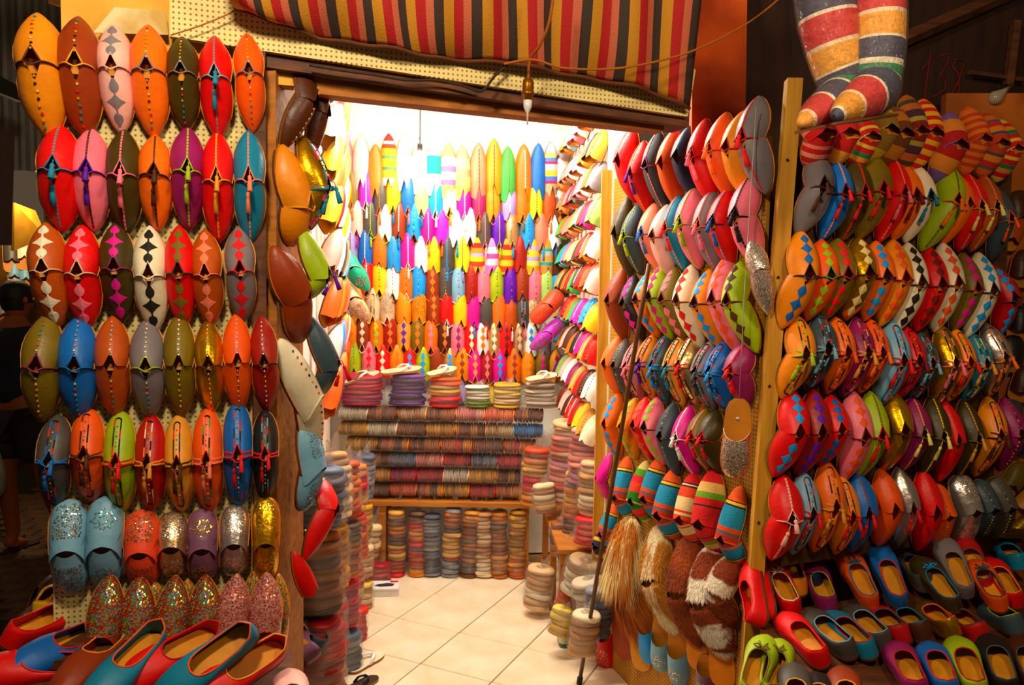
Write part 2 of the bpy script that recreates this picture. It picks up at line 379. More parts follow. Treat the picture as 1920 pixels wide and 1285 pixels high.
# ------------------------------------------------------------------ slipper kit
L0, W0, H0 = 0.14, 0.085, 0.042
PW = {'point': ([0, .03, .08, .16, .28, .42, .58, .7, .85, 1], [.05, .19, .34, .52, .72, .89, .985, 1, .955, .85]),
      'soft': ([0, .03, .08, .16, .28, .42, .58, .7, .85, 1], [.10, .28, .45, .63, .81, .94, 1, 1, .98, .94]),
      'round': ([0, .02, .06, .14, .25, .4, .7, 1], [.12, .38, .60, .80, .92, 1, 1, .94])}
PH = ([0, .05, .15, .3, .5, .75, 1], [.14, .30, .48, .68, .86, .98, 1.0])
def wt(shape, t): return float(np.interp(t, *PW[shape])) * W0 / 2
def ht(t): return float(np.interp(t, *PH)) * H0
def surf(shape, u, t, off=0.0):
    u = max(-1, min(1, u)); w_ = wt(shape, t); h_ = ht(t)
    z = h_ * max(0.0, 1 - abs(u) ** 2.3) ** 0.62
    if shape == 'point': z += 0.0022 * math.exp(-(u / 0.16) ** 2) * min(1, t * 3)
    return Vector((u * w_, L0 * (1 - t), z + 0.004 * (1 - t) ** 3 + off))
def mouth(style, u):
    a = abs(u)
    if style == 'notch': return float(np.interp(a, [0, .42, .7, 1], [-.024, .012, .008, .002]))
    if style == 'wide': return float(np.interp(a, [0, .3, .6, .85, 1], [-.004, -.002, .004, .016, .03]))
    return float(np.interp(a, [0, .08, .4, 1], [-.010, -.005, .004, .006]))
CACHE = {}
def upper_mesh(shape, style):
    k = ('upper', shape, style)
    if k not in CACHE:
        mb = MB(); NT, NU = 17, 18; vs = []
        for i in range(NT + 1):
            t = (i / NT) ** 1.25
            b = max(0, (t - 0.68) / 0.32); b = b * b * (3 - 2 * b)
            for j in range(NU + 1):
                u = -math.cos(math.pi * j / NU); u = math.copysign(abs(u) ** 0.9, u)
                p = surf(shape, u, t); p.y -= b * mouth(style, u); vs.append(p)
        fs = [(i * (NU + 1) + j, i * (NU + 1) + j + 1, (i + 1) * (NU + 1) + j + 1, (i + 1) * (NU + 1) + j) for i in range(NT) for j in range(NU)]
        fs.append(tuple(range(NU + 1)))
        mb.add(vs, fs); CACHE[k] = mb.mesh('slipper_upper')
    return CACHE[k]
def edge(shape, style, u, off=0.0):
    p = surf(shape, u, 1.0, off); p.y -= mouth(style, u); return p
def sole_mesh(shape, tail):
    k = ('sole', shape, tail)
    if k not in CACHE:
        mb = MB(); out = []
        ts = [0, .015, .04, .08, .16, .28, .42, .58, .75, 1]
        rt = [(wt(shape, t) * 1.04 + 0.0012, L0 * (1 - t) + (0.002 if t == 0 else 0)) for t in ts]
        w1 = rt[-1][0]
        for f, wf in ((.35, .97), (.7, .88), (.9, .68), (1, .35)): rt.append((w1 * wf, -tail * f))
        pts = rt + [(-x, y) for x, y in rt[::-1]]
        n = len(pts)
        vs = [(x, y, 0.0) for x, y in pts] + [(x, y, -0.006) for x, y in pts]
        mb.add(vs[:n] + vs[n:], [tuple(range(n))], 1)
        mb.f.append(tuple(range(2 * n - 1, n - 1, -1))); mb.m.append(0)
        for i in range(n): mb.f.append((i, (i + 1) % n, n + (i + 1) % n, n + i)); mb.m.append(0)
        CACHE[k] = mb.mesh('slipper_sole', False)
    return CACHE[k]
def trim_mesh(shape, style):
    k = ('trim', shape, style)
    if k not in CACHE:
        mb = MB(); us = [-1, -.85, -.7, -.6, -.5, -.42]
        if style == 'notch':
            a = [edge(shape, style, u, 0.001) for u in us]; b = [edge(shape, style, -u, 0.001) for u in us[::-1]]
            v = edge(shape, style, .42, 0.001); v = Vector((0, v.y - 0.011, v.z + 0.002))
            mb.tube(a + [v] + b, 0.0019, 6)
            mb.tube([edge(shape, style, -.42, .001), edge(shape, style, -.21, .001), edge(shape, style, 0, .001), edge(shape, style, .21, .001), edge(shape, style, .42, .001)], 0.0019, 6)
        else:
            mb.tube([edge(shape, style, -1 + i / 10, 0.0005) for i in range(21)], 0.0016, 6)
        CACHE[k] = mb.mesh('collar_trim')
    return CACHE[k]
def on_surf(shape, x, y, off):
    t = min(1, max(0, 1 - y / L0)); return surf(shape, x / max(wt(shape, t), 1e-4), t, off)
def fan(mb, shape, poly, off=0.0013, mi=0):
    cx = sum(p[0] for p in poly) / len(poly); cy = sum(p[1] for p in poly) / len(poly)
    vs = [on_surf(shape, cx, cy, off)]; n = len(poly)
    for k in (0.5, 1.0): vs += [on_surf(shape, cx + (x - cx) * k, cy + (y - cy) * k, off) for x, y in poly]
    vs += [on_surf(shape, x, y, -0.001) for x, y in poly]
    fs = [(0, 1 + i, 1 + (i + 1) % n) for i in range(n)]
    for r in (0, 1): fs += [(1 + r * n + i, 1 + (r + 1) * n + i, 1 + (r + 1) * n + (i + 1) % n, 1 + r * n + (i + 1) % n) for i in range(n)]
    mb.add(vs, fs, mi)
def star(cx, cy, hw, hh, conc, n=4):
    pts = []
    for i in range(4):
        a = math.pi / 2 * i; b = a + math.pi / 4
        pts.append((cx + hw * math.cos(a), cy + hh * math.sin(a))); pts.append((cx + hw * conc * math.cos(b), cy + hh * conc * math.sin(b)))
    return pts
def drop(cx, cy, r, up):
    pts = []
    for i in range(14):
        a = 2 * math.pi * i / 14; k = 1.0
        s = math.sin(a) * up
        if s > 0.9: k = 1.55
        pts.append((cx + r * math.cos(a), cy + r * 1.05 * math.sin(a) * (1.5 if math.sin(a) * up > 0.95 else 1)))
    return pts
def deco_mesh(kind, shape):
    k = ('deco', kind, shape)
    if k in CACHE: return CACHE[k]
    mb = MB(); rnd = random.Random(sum(ord(c) for c in kind))
    if kind == 'club':
        fan(mb, shape, drop(0, .103, .0115, 1)); fan(mb, shape, star(0, .067, .023, .017, .62)); fan(mb, shape, drop(0, .034, .0115, -1))
        fan(mb, shape, [(-.0022, .095), (.0022, .095), (.0022, .04), (-.0022, .04)], 0.0010)
    elif kind == 'diam':
        fan(mb, shape, star(0, .102, .0115, .0155, .78)); fan(mb, shape, star(0, .070, .0165, .0165, .66)); fan(mb, shape, star(0, .036, .0125, .0165, .80))
        fan(mb, shape, [(-.0018, .095), (.0018, .095), (.0018, .04), (-.0018, .04)], 0.0010)
    elif kind == 'stitch':
        y = .022
        while y < .122:
            c = .0022
            fan(mb, shape, [(-c, y), (c, y), (c, y + .0085), (-c, y + .0085)], .0014); y += .0105
    elif kind.startswith('studs'):
        ks = int(kind[-1])
        for i in range(8):
            p = on_surf(shape, 0.001 * math.sin(i * 2.1 + ks), .016 + i * .0138, 0.0004); a = 0.0031
            mb.add([p + Vector(d) * a for d in ((1, 0, 0), (0, 1, 0), (-1, 0, 0), (0, -1, 0), (.6, .6, .7), (-.6, .6, .7), (-.6, -.6, .7), (.6, -.6, .7))],
                   [(4, 5, 6, 7), (0, 4, 7), (1, 5, 4), (2, 6, 5), (3, 7, 6), (0, 1, 4), (1, 2, 5), (2, 3, 6), (3, 0, 7)], rnd.randrange(5))
    elif kind == 'braid':
        pts = [on_surf(shape, -.0088, y, .0012) for y in np.linspace(.012, .108, 12)] + [on_surf(shape, .0088 * math.sin(a), .108 + .008 * math.cos(a), .0012) for a in (-.9, 0, .9)] + [on_surf(shape, .0088, y, .0012) for y in np.linspace(.108, .012, 12)]
        for i in range(0, len(pts) - 1): mb.tube(pts[i:i + 2], .0022, 5, (i // 3) % 3)
        for i in range(6): 
            p = on_surf(shape, 0, .024 + i * .0135, .001); mb.lathe([(.0022, -.001), (.0022, .001), (.001, .0022)], 6, 3 + i % 2, 'z', p)
        for s in (-1, 1):
            q = [edge(shape, 'notch', u * s, .002) for u in (.98, .8, .6, .4, .3)]
            mb.tube(q, .0028, 5, 0)
    elif kind.startswith('seq'):
        dense = kind[3:4]
        n = {'a': 280, 'b': 1100, 'c': 150}[dense]
        for i in range(n):
            if dense == 'b': t = rnd.random() ** .6 * .97 + .01; u = rnd.uniform(-.93, .93)
            elif dense == 'a':
                t = rnd.uniform(.10, .74); u = rnd.uniform(-.72, .72)
            else:
                a = rnd.random() * 6.283; rr = .020 + .008 * math.cos(a * 8) * rnd.random() if rnd.random() < .65 else .009
                t = .46 + rr * math.sin(a) / L0 * 1.15; u = rr * math.cos(a) / (W0 / 2) * 1.1
            p = surf(shape, u, t, 0); e1 = (surf(shape, u + .04, t) - p).normalized(); e2 = (surf(shape, u, t + .03) - p).normalized(); nn = e1.cross(e2)
            if nn.z < 0: nn = -nn
            e1 = (e1 + nn * rnd.uniform(-.35, .35)).normalized(); e2 = nn.cross(e1); a = rnd.uniform(.0012, .0022) * (1.1 if dense == 'b' else 1); p = p + nn * (.0009 + a * .4)
            mb.add([p + e1 * a, p + (e1 + e2) * .7 * a, p + e2 * a, p + (e2 - e1) * .7 * a, p - e1 * a, p - (e1 + e2) * .7 * a, p - e2 * a, p + (e1 - e2) * .7 * a, p - nn * .0012], [(0, 1, 2, 3, 4, 5, 6, 7), (8, 0, 4), (8, 2, 6)], rnd.randrange(5))
    CACHE[k] = mb.mesh('deco_' + kind, False); return CACHE[k]
def tassel_mesh(up):
    """hangs towards -y (toe-up slipper) or +y (toe-down slipper)"""
    k = ('tassel', up)
    if k not in CACHE:
        mb = MB(); s = -1 if up else 1; y0 = .004 if up else .012; z = H0 + .008
        mb.tube([(.001, y0 - s * .008, H0 - .002), (.004, y0, z), (.003, y0 + s * .012, z)], .0013, 5)
        mb.lathe([(.0018, y0 + s * .010), (.0048, y0 + s * .013), (.0052, y0 + s * .019), (.0036, y0 + s * .022), (.0052, y0 + s * .026), (.0072, y0 + s * .052), (.004, y0 + s * .053)], 10, 0, 'y', (.003, 0, z))
        CACHE[k] = mb.mesh('tassel')
    return CACHE[k]
STUD_MATS = [leather(c, .3, 0, 0) for c in ('C83A28', 'D8B878', '2A2018', '2A7A80', 'B88A30')]
SEQ = {'multi': ['D8322A', '3AB878', 'D8B048', '8AA8D8', 'D87A3A'], 'grey': ['BCC4C8', '5A6A70', '9A5A4A', '3A9A8A', 'D8C8A8'], 'silver': ['E8E0D8', 'C8B8A8', 'F4ECE4', 'B8A8A0', 'E8C8B0'],
       'gold': ['E8B838', 'C89828', 'F4D878', 'A87818', 'E8C858'], 'rose': ['E8A090', 'C86A5A', 'F0C0A8', 'B84A4A', 'D89A7A'], 'ice': ['A8C8D8', '88B0C8', 'C8DCE4', '4AB8A0', '98C0D8']}
NAMES = {'plain': 'leather_slipper', 'studs': 'studded_slipper', 'stitch': 'stitched_slipper', 'tassel': 'tasselled_slipper', 'club': 'inlaid_slipper', 'diam': 'inlaid_slipper', 'braid': 'braided_slipper', 'seq': 'sequined_slipper', 'stripe': 'woven_slipper', 'fur': 'fur_slipper'}
STRIPES = {
 'orange teal': [(0, 'B43A18'), (.10, '5A5A60'), (.16, 'D8560C'), (.24, '0A86A8'), (.62, '181410'), (.65, 'E8B818'), (.70, '181410'), (.72, 'E2640C')],
 'green red': [(0, '2E7A18'), (.22, 'D84A0C'), (.45, 'C81408'), (.62, '4E9A1C'), (.78, 'D8C480')],
 'red cream': [(0, 'D8500C'), (.08, 'E8C890'), (.13, 'D8500C'), (.18, 'E8CC94'), (.45, 'E2520C'), (.66, '181410'), (.69, 'E8D8A8'), (.72, '181410'), (.75, 'CC1008')],
 'red green': [(0, 'C8140C'), (.30, '2A1A10'), (.33, 'CC1408'), (.45, '6A9A18'), (.56, 'DEB470'), (.74, 'CC0E08')],
 'black yellow': [(0, '1A1A2C'), (.2, 'D8A018'), (.35, '1A1A2C'), (.5, 'C8501C'), (.58, '28304A'), (.7, 'D8A018'), (.8, '1A1A2C')],
 'red pink': [(0, 'CC1410'), (.18, 'F08A78'), (.28, 'D01812'), (.42, 'F4A08A'), (.55, 'CC1410'), (.7, 'EE7A68'), (.78, 'C8100E')],
 'red tan': [(0, 'C00E0A'), (.4, 'E0984A'), (.8, 'C8200A')],
 'rainbow': [(0, 'C82010'), (.15, 'E8C060'), (.25, 'C82010'), (.4, '2A7A4A'), (.52, 'E09028'), (.66, 'C82010'), (.8, 'E8C060')],
 'olive yellow': [(0, '8A6A0C'), (.5, 'C8A018')],
 'brown tan': [(0, '6A3A10'), (.3, 'B8742A'), (.7, '7A4414')],
 'brown purple': [(0, '7A2018'), (.18, 'A89A4A'), (.3, '4A2438'), (.5, 'B8643A'), (.68, '3A4028'), (.8, 'B0602A')],
 'red yellow': [(0, 'C81408'), (.12, 'ECB040'), (.24, 'C81408'), (.36, 'ECB040'), (.5, 'C81408'), (.62, 'ECB040'), (.74, 'C81408'), (.86, 'E08A30')],
 'purple tan': [(0, 'B01010'), (.3, 'DC8A48'), (.68, '7A5AA0')],
 'thin orange': [(0, 'C04A14'), (.1, 'E07A2C'), (.2, 'C04A14'), (.3, 'E07A2C'), (.4, 'C04A14'), (.5, 'E07A2C'), (.6, 'C04A14'), (.7, 'E07A2C'), (.85, 'D86420')],
 'orange grey': [(0, 'C04A14'), (.2, '4A4A50'), (.28, 'E08A38'), (.45, 'C83A10'), (.6, '5A5A5A'), (.68, 'D8702C'), (.85, 'C04A14')],
 'pale stripes': [(0, 'F0A070'), (.2, '9A6A98'), (.3, 'F6E0C8'), (.45, '9A6A98'), (.56, 'F8ECD8'), (.75, 'F0A878')],
 'sunset': [(0, 'F0A868'), (.2, 'F6D080'), (.4, 'F0987A'), (.55, 'F8DC98'), (.75, 'F0A080')],
 'red orange green': [(0, 'F0D8C0'), (.15, 'E8A050'), (.3, '5A7A50'), (.36, 'F0A040'), (.52, '5A7A50'), (.58, 'F09848'), (.72, 'E84A38'), (.8, 'F4C0B0'), (.86, 'E04040')],
 'white green': [(0, 'F4EEE4'), (.35, '3AA882'), (.7, 'F6F0E8')],
 'orange lilac': [(0, 'F4A010'), (.15, 'E8500C'), (.3, 'E8D040'), (.45, 'B8A0C8'), (.55, 'F0900C'), (.7, 'D83A0C'), (.85, 'F0B020')],
 'pink white': [(0, 'F078C0'), (.2, 'F8D0E4'), (.4, 'E85AA0'), (.55, 'F8D8EC'), (.75, 'F090C8')],
 'orange yellow': [(0, 'E8500C'), (.18, 'F4C020'), (.36, 'E8600C'), (.5, 'F0B818'), (.66, 'D83A0C'), (.82, 'F0A018')],
 'yellow lilac': [(0, 'E8A818'), (.2, 'F0D878'), (.35, 'A898C0'), (.48, 'F0C020'), (.66, 'A898C0'), (.78, 'E8B020')],
 'tan teal': [(0, 'C88A50'), (.2, '3A9A9A'), (.3, 'D89A58'), (.5, 'A8B0A0'), (.62, '2A9A98'), (.7, 'D8903C')],
 'grey stripes': [(0, '9A9A78'), (.2, 'C83A5A'), (.26, '4A6AC8'), (.34, 'F0C060'), (.46, 'B8B8C0'), (.58, 'D04060'), (.63, '5A7AC8'), (.7, 'E8C078'), (.8, 'B8BCC8')],
}
def stripe_mat(p): return ramp_mat('stripes ' + p, [(a * 1.0, c) for a, c in STRIPES[p]], 1, L0, 'Object', 0.9, 0.5)

def slipper(mw, col, deco, label, group, trim=None, shape='point', style='notch', up=True, tail=0.03, mats=None, lite=False):
    """one slipper: thing > upper, sole, collar_trim, decoration, tassel. mw: mouth centre, local y to the toe, z out of the upper"""
    d = deco.split(':'); kind = d[0]
    name = NAMES[kind]
    r = thing(name, label, 'slipper', mw, group)
    um = mats or (stripe_mat(d[1]) if kind == 'stripe' else upper_mat(col))
    link('upper', upper_mesh(shape, style), um, r)
    link('sole', sole_mesh(shape, tail), [SOLE, INSOLE], r)
    if trim and not lite: link('collar_trim', trim_mesh(shape, style), flat_mat(trim), r)
    if kind == 'studs': link('stud_trim', deco_mesh('studs' + str(random.randrange(3)), shape), STUD_MATS, r, None, 'stuff')
    elif kind in ('club', 'diam'): link('inlay', deco_mesh(kind, shape), flat_mat(d[1]), r, None, None, d[1] + ' leather inlay')
    elif kind == 'stitch': link('stitching', deco_mesh('stitch', shape), flat_mat(d[1]), r, None, 'stuff')
    elif kind == 'tassel':
        if len(d) > 2: link('stitching', deco_mesh('stitch', shape), flat_mat(d[2]), r, None, 'stuff')
        if not lite or up: link('tassel', tassel_mesh(up), flat_mat(d[1]), r, None, None, d[1] + ' thread tassel')
    elif kind == 'braid':
        a, b = (d + ['red', 'blue'])[1:3]
        link('braid', deco_mesh('braid', shape), [flat_mat(a), flat_mat('black'), flat_mat(b), flat_mat('yellow'), flat_mat('teal')], r, None, 'stuff')
        if not lite: link('tassel', tassel_mesh(up), flat_mat(a), r, Matrix.Translation((.008, 0, 0)))
    elif kind == 'seq': link('sequins', deco_mesh('seq' + d[2], shape), [shiny(c) for c in SEQ[d[1]]], r, None, 'stuff')
    return r
def describe(col, deco):
    d = deco.split(':'); k = d[0]
    if k == 'stripe': return d[1] + ' striped wool slipper'
    s = f'{col} '
    if k == 'plain': return s + 'leather slipper'
    if k == 'studs': return s + 'slipper with bead studs'
    if k == 'stitch': return s + f'slipper with {d[1]} stitching'
    if k == 'tassel': return s + f'slipper with {d[1]} tassel'
    if k in ('club', 'diam'): return s + f'slipper with {d[1]} inlay'
    if k == 'braid': return s + 'slipper with braided cords'
    if k == 'seq': return s + 'sequined slipper'
def pair(pl, tip, bot, col, deco, where, group, trim=None, shape='point', style='notch', W=0.085, bulge=0.035, split=0.48, low=True, lite=False, off=0.010, tail=0.010, upper=True, face=0.0):
    """two slippers tucked heel in heel: toe of one up against the board, toe of the other down, joint bulging out"""
    Pt = pl.hit(*tip, off); Pb = pl.hit(*bot, off)
    J = Pt.lerp(Pb, split) + pl.n * bulge
    res = []
    desc = describe(col, deco)
    jit = random.uniform(-.006, .006)
    y = Pt + pl.n * 0.008 - J; s = y.length / L0; sx = W / W0
    if upper: res.append(slipper(frame(J, y, pl.n + pl.a * (jit * 12 + face)) @ scl(sx, s, sx), col, deco, f'{desc}, toe up, {where}' if low else f'{desc}, {where}', group, trim, shape, style, True, tail, None, lite))
    if low:
        J2 = J + (Pt - Pb).normalized() * 0.012 - pl.n * 0.004
        y = Pb + pl.n * 0.004 - J2; s = y.length / L0; sx *= 0.97
        res.append(slipper(frame(J2, y, pl.n + pl.a * (jit * 8 + face)) @ scl(sx, s, sx), col, deco, f'{desc}, toe down, {where}', group, None, shape, style, False, tail, None, lite))
    return res
def board(pl, data, rowname, boardname, group, **kw):
    for i, ln in enumerate(data.strip().split('\n')):
        f = [x.strip() for x in ln.split(',')]
        tx, ty, bx, by = (float(x) for x in f[:4])
        k = dict(kw)
        if len(f) > 6 and f[6]: k['trim'] = f[6]
        if len(f) > 7 and f[7]: k['W'] = float(f[7])
        pair(pl, (tx, ty), (bx, by), f[4], f[5], f'{ORD[i]} from left, {rowname} row, {boardname}', group, **k)
# ------------------------------------------------------------------ left board
GL = 'slippers on the left board'
board(LEFT, '''75,32,97,263,mustard,studs,dark brown,.098
150,38,163,260,brown,studs,tan,.090
216,52,230,252,pale pink,club:grey,pale pink,.076
280,53,290,260,orange,studs,grey,.084
343,75,350,248,dark olive,studs,grey,.074
403,73,410,262,red,tassel:teal:grey,light blue,.074
463,68,474,250,orange-red,studs,grey,.068''', 'top', 'left board', GL, bulge=.062)
board(LEFT, '''118,240,120,435,red,tassel:teal:grey,teal,.088
174,245,180,435,pink,tassel:purple:dark brown,purple,.078
235,247,240,440,dark olive,tassel:pink:pink,pink,.076
293,257,297,432,orange,tassel:dark brown:dark brown,dark brown,.074
353,242,356,432,plum,tassel:lime:lime,lime,.076
408,250,412,455,red,tassel:tan:tan,tan,.074
466,248,470,455,teal,tassel:salmon:salmon,salmon,.074''', 'second', 'left board', GL, bulge=.062)
board(LEFT, '''90,420,112,612,rust,club:cream,beige,.080
158,425,166,617,red,club:pink,beige,.078
220,420,232,604,dark olive,club:magenta,plum,.074
282,426,292,622,cream,club:black,cream,.074
337,425,345,614,red,club:olive,dark olive,.068
385,432,396,612,rust,club:salmon,salmon,.070
447,427,456,604,grey,club:red,red,.070''', 'third', 'left board', GL, bulge=.062)
board(LEFT, '''92,590,82,790,olive,studs,plum,.082
152,592,153,787,blue,studs,blue,.082
214,593,219,780,rust,studs,,.076
278,598,284,782,grey,studs,lime,.076
337,588,342,782,olive,studs,,.070
390,600,399,772,gold,studs,dark brown,.066
443,588,449,772,orange-red,studs,,.066
490,593,502,770,brick,studs,dark brown,.064''', 'fourth', 'left board', GL, bulge=.062)
board(LEFT, '''112,778,106,945,dark grey,braid:blue:red,blue,.070
168,765,175,937,orange-red,braid:dark brown:orange,brown,.070
228,770,231,957,lime,braid:red:dark olive,red,.068
285,777,287,952,crimson,braid:tan:cream,dark red,.066
335,778,343,957,tan,braid:dark brown:red,brown,.064
390,765,394,957,orange-red,braid:salmon:green,crimson,.068
445,752,449,947,blue,braid:red:blue,red,.068
497,768,498,932,black,braid:red:light blue,red,.062''', 'fifth', 'left board', GL, bulge=.06, shape='soft')
board(LEFT, '''132,935,138,1107,light blue,seq:grey:a,,.080
200,930,202,1098,light blue,seq:ice:c,,.080
267,955,271,1097,coral,seq:multi:a,,.076
325,958,326,1077,champagne,seq:silver:a,,.070
380,953,383,1087,mauve,seq:gold:c,,.070
441,945,438,1077,silver,seq:silver:a,,.068
498,930,498,1087,gold,seq:gold:a,,.066''', 'sixth', 'left board', GL, shape='round', style='wide', split=0.52, bulge=0.045)
# glittering pointed slippers leaning on the ledge below
LEDGE = Plane((LEFT.p.x + LEFT.n.x * .05, LEFT.p.y + LEFT.n.y * .05), (LEFT.q.x + LEFT.n.x * .05, LEFT.q.y + LEFT.n.y * .05))
for i, (tx, ty, bx, by, st) in enumerate([(208, 1076, 193, 1196, 'multi'), (263, 1080, 255, 1200, 'multi'), (330, 1080, 318, 1200, 'multi'), (385, 1078, 384, 1196, 'multi'), (445, 1077, 432, 1186, 'rose'), (500, 1073, 497, 1186, 'rose')]):
    Pt = LEDGE.hit(tx, ty, .0); Pb = LEDGE.hit(bx, by, .05); y = Pt - Pb
    slipper(frame(Pb, y, LEFT.n) @ scl(.080 / W0, y.length / L0, .95), 'brown' if st == 'multi' else 'dusty pink', f'seq:{st}:b', f'{"multicoloured" if st == "multi" else "rose"} glitter pointed slipper on the ledge, {ORD[i]} from left under left board', 'glitter slippers on the ledge', 'red', 'point', 'wide', True, .10)
for i, (tx, ty, bx, by) in enumerate([(288, 1088, 292, 1180), (352, 1086, 350, 1180), (478, 1068, 470, 1175), (522, 1075, 520, 1180)]):
    Pt = LEDGE.hit(tx, ty, -.03); Pb = LEDGE.hit(bx, by, -.02); y = Pt - Pb
    slipper(frame(Pb, y, LEFT.n) @ scl(.06 / W0, y.length / L0, .8), 'tan', 'seq:multi:b', f'multicoloured glitter slipper half hidden in second line of ledge, {ORD[i]} from left', 'glitter slippers on the ledge', None, 'point', 'wide', True, .03)
# slippers on the door edge of the left board
GJ = 'slippers on the door edge beside the left board'
def edgepair(tip, bot, col, deco, words_, **k): 
    k = dict(dict(W=.085, bulge=.04, trim=None), **k); return pair(JAMB, tip, bot, col, deco, words_, GJ, **k)
edgepair((553, 92), (522, 280), 'dark brown', 'studs', 'top of door edge beside left board', split=.56, bulge=.05, W=.08)
edgepair((580, 128), (574, 300), 'dark brown', 'plain', 'hanging behind the topmost door-edge pair', split=.5, bulge=.03, W=.07, off=.03)
edgepair((518, 272), (540, 462), 'mustard', 'plain', 'suede, on door edge below lintel', split=.58, trim='tan', W=.105, bulge=.03, style='notch')
edgepair((556, 255), (560, 440), 'gold', 'braid:teal:magenta', 'beside the mustard suede pair', split=.55, W=.09, bulge=.05, off=.03)
edgepair((500, 462), (556, 642), 'brown', 'plain', 'two-tone hide, below mustard suede pair', W=.11, bulge=.03, split=.5, style='plain')
edgepair((556, 428), (566, 560), 'lime', 'tassel:purple', 'on door edge beside hide pair', W=.08, bulge=.05, split=.7, off=.035)
edgepair((568, 590), (590, 745), 'slate', 'tassel:red', 'door edge under lime pair', W=.08, bulge=.05, split=.62, off=.03)
edgepair((514, 637), (585, 850), 'cream', 'studs', 'on door edge beside brick pair', W=.098, bulge=.035, split=.5, style='wide', shape='soft', trim='cream')
edgepair((560, 783), (562, 957), 'light blue', 'seq:ice:a', 'on door edge at fifth row height', W=.095, bulge=.03, split=.56, style='wide', shape='soft')
edgepair((597, 900), (566, 1048), 'red', 'plain', 'door edge under light blue sequined pair', W=.08, bulge=.04, split=.4, off=.03)
edgepair((543, 1035), (560, 1112), 'red', 'plain', 'lowest on the door edge, tan sole showing', W=.06, bulge=.03, low=False, split=.9)

# ------------------------------------------------------------------ right board (open door leaf)
GR = 'slippers on the right board'
board(RIGHT, '''1193,243,1196,380,red,plain,,.10
1214,266,1222,405,red,tassel:purple:tan,,.085
1242,248,1252,395,slate,stitch:salmon,plum,.085
1273,243,1276,390,orange-red,plain,,.085
1302,238,1306,372,navy,plain,,.085
1331,225,1342,385,red,tassel:pink,red,.09
1370,213,1372,372,orange-red,tassel:orange,orange-red,.09
1404,210,1402,370,amber,plain,red,.09
1432,183,1442,365,grey,tassel:red:red,red,.10''', 'top', 'right board', GR, face=.4, bulge=.055)
board(RIGHT, '''1184,368,1188,522,dark olive,plain,,.085
1203,385,1206,516,slate,tassel:lime:lime,lime,.085
1233,383,1243,512,salmon,tassel:blue,blue,.085
1258,385,1262,520,pale pink,plain,brown,.085
1281,367,1290,510,teal,tassel:red:salmon,orange-red,.085
1309,353,1316,505,pink,tassel:lime:lime,lime,.09
1343,357,1350,510,grey,tassel:pink:pink,salmon,.085
1373,355,1376,502,red,tassel:blue:light blue,navy,.085
1416,333,1424,500,pink,tassel:black:black,black,.095''', 'second', 'right board', GR, face=.4, bulge=.055)
board(RIGHT, '''1174,502,1176,640,brown,plain,,.09
1197,516,1212,640,black,diam:magenta,,.085
1224,512,1238,632,orange,diam:sky blue,navy,.085
1248,497,1264,637,lime,diam:magenta,dark red,.085
1273,503,1290,640,olive,diam:pink,brown,.085
1304,498,1320,652,cream,diam:red,dark red,.09
1338,507,1355,652,amber,diam:sky blue,navy,.088
1371,480,1390,665,pink,diam:orange-red,brown,.09
1396,492,1424,662,lime,diam:dark brown,dark red,.09''', 'third', 'right board', GR, face=.4, bulge=.06)
board(RIGHT, '''1166,632,1164,742,orange,plain,,.085
1180,635,1184,748,dark grey,studs,,.075
1204,637,1206,752,dusty pink,braid:pink:black,,.08
1232,627,1230,748,amber,braid:purple:orange,,.08
1258,627,1256,760,slate,braid:sky blue:red,,.08
1285,630,1286,762,tan,braid:teal:red,,.08
1309,628,1312,758,pale gold,braid:red:black,,.085
1342,640,1342,772,grey,braid:slate:red,,.085
1368,640,1370,772,blue,braid:sky blue:red,,.085
1410,643,1406,762,plum,tassel:red:red,red,.09''', 'fourth', 'right board', GR, face=.4, bulge=.055)
board(RIGHT, '''1166,736,1164,862,orange,diam:sky blue,,.085
1197,747,1196,862,amber,diam:lime,,.08
1217,745,1226,862,red,diam:orange-red,,.08
1239,745,1250,872,pink,diam:lime,dark olive,.088
1271,755,1276,892,slate,studs,,.085
1301,762,1310,892,magenta,tassel:white:white,white,.085
1332,768,1336,882,olive,tassel:red:salmon,red,.085
1352,770,1354,885,dark olive,tassel:red,red,.085''', 'fifth', 'right board', GR, face=.4, bulge=.055)
board(RIGHT, '''1158,945,1156,1030,orange,stripe:orange teal,,.075
1181,857,1190,975,orange,stripe:orange teal,,.085
1217,865,1218,978,green,stripe:green red,,.085
1243,858,1242,975,orange,stripe:orange teal,,.085
1270,880,1272,1010,orange,stripe:orange teal,,.095
1308,885,1314,1020,red,stripe:red cream,,.09
1345,880,1356,1035,red,stripe:red green,,.105
1394,912,1390,1060,teal,stripe:orange teal,,.08''', 'sixth', 'right board', GR, face=.4, bulge=.055, shape='soft', style='plain', split=.66)
pair(RIGHT, (1146, 985), (1150, 1070), 'navy', 'stripe:black yellow', 'low beside the door pole', GR, shape='soft', style='plain', W=.09, bulge=.05)
pair(RIGHT, (1150, 850), (1143, 935), 'magenta', 'plain', 'beside the leaning door pole', GR, W=.07, bulge=.04, split=.6)
# silver slippers tied to the post
POST = Plane((RIGHT.q.x - .05, RIGHT.q.y - .04), (RIGHT.q.x + .12, RIGHT.q.y - .06))
pair(POST, (1407, 452), (1440, 590), 'silver', 'seq:silver:b', 'tied beside the post', 'silver slippers hanging at the post', W=.062, bulge=.03, split=.42, style='plain')

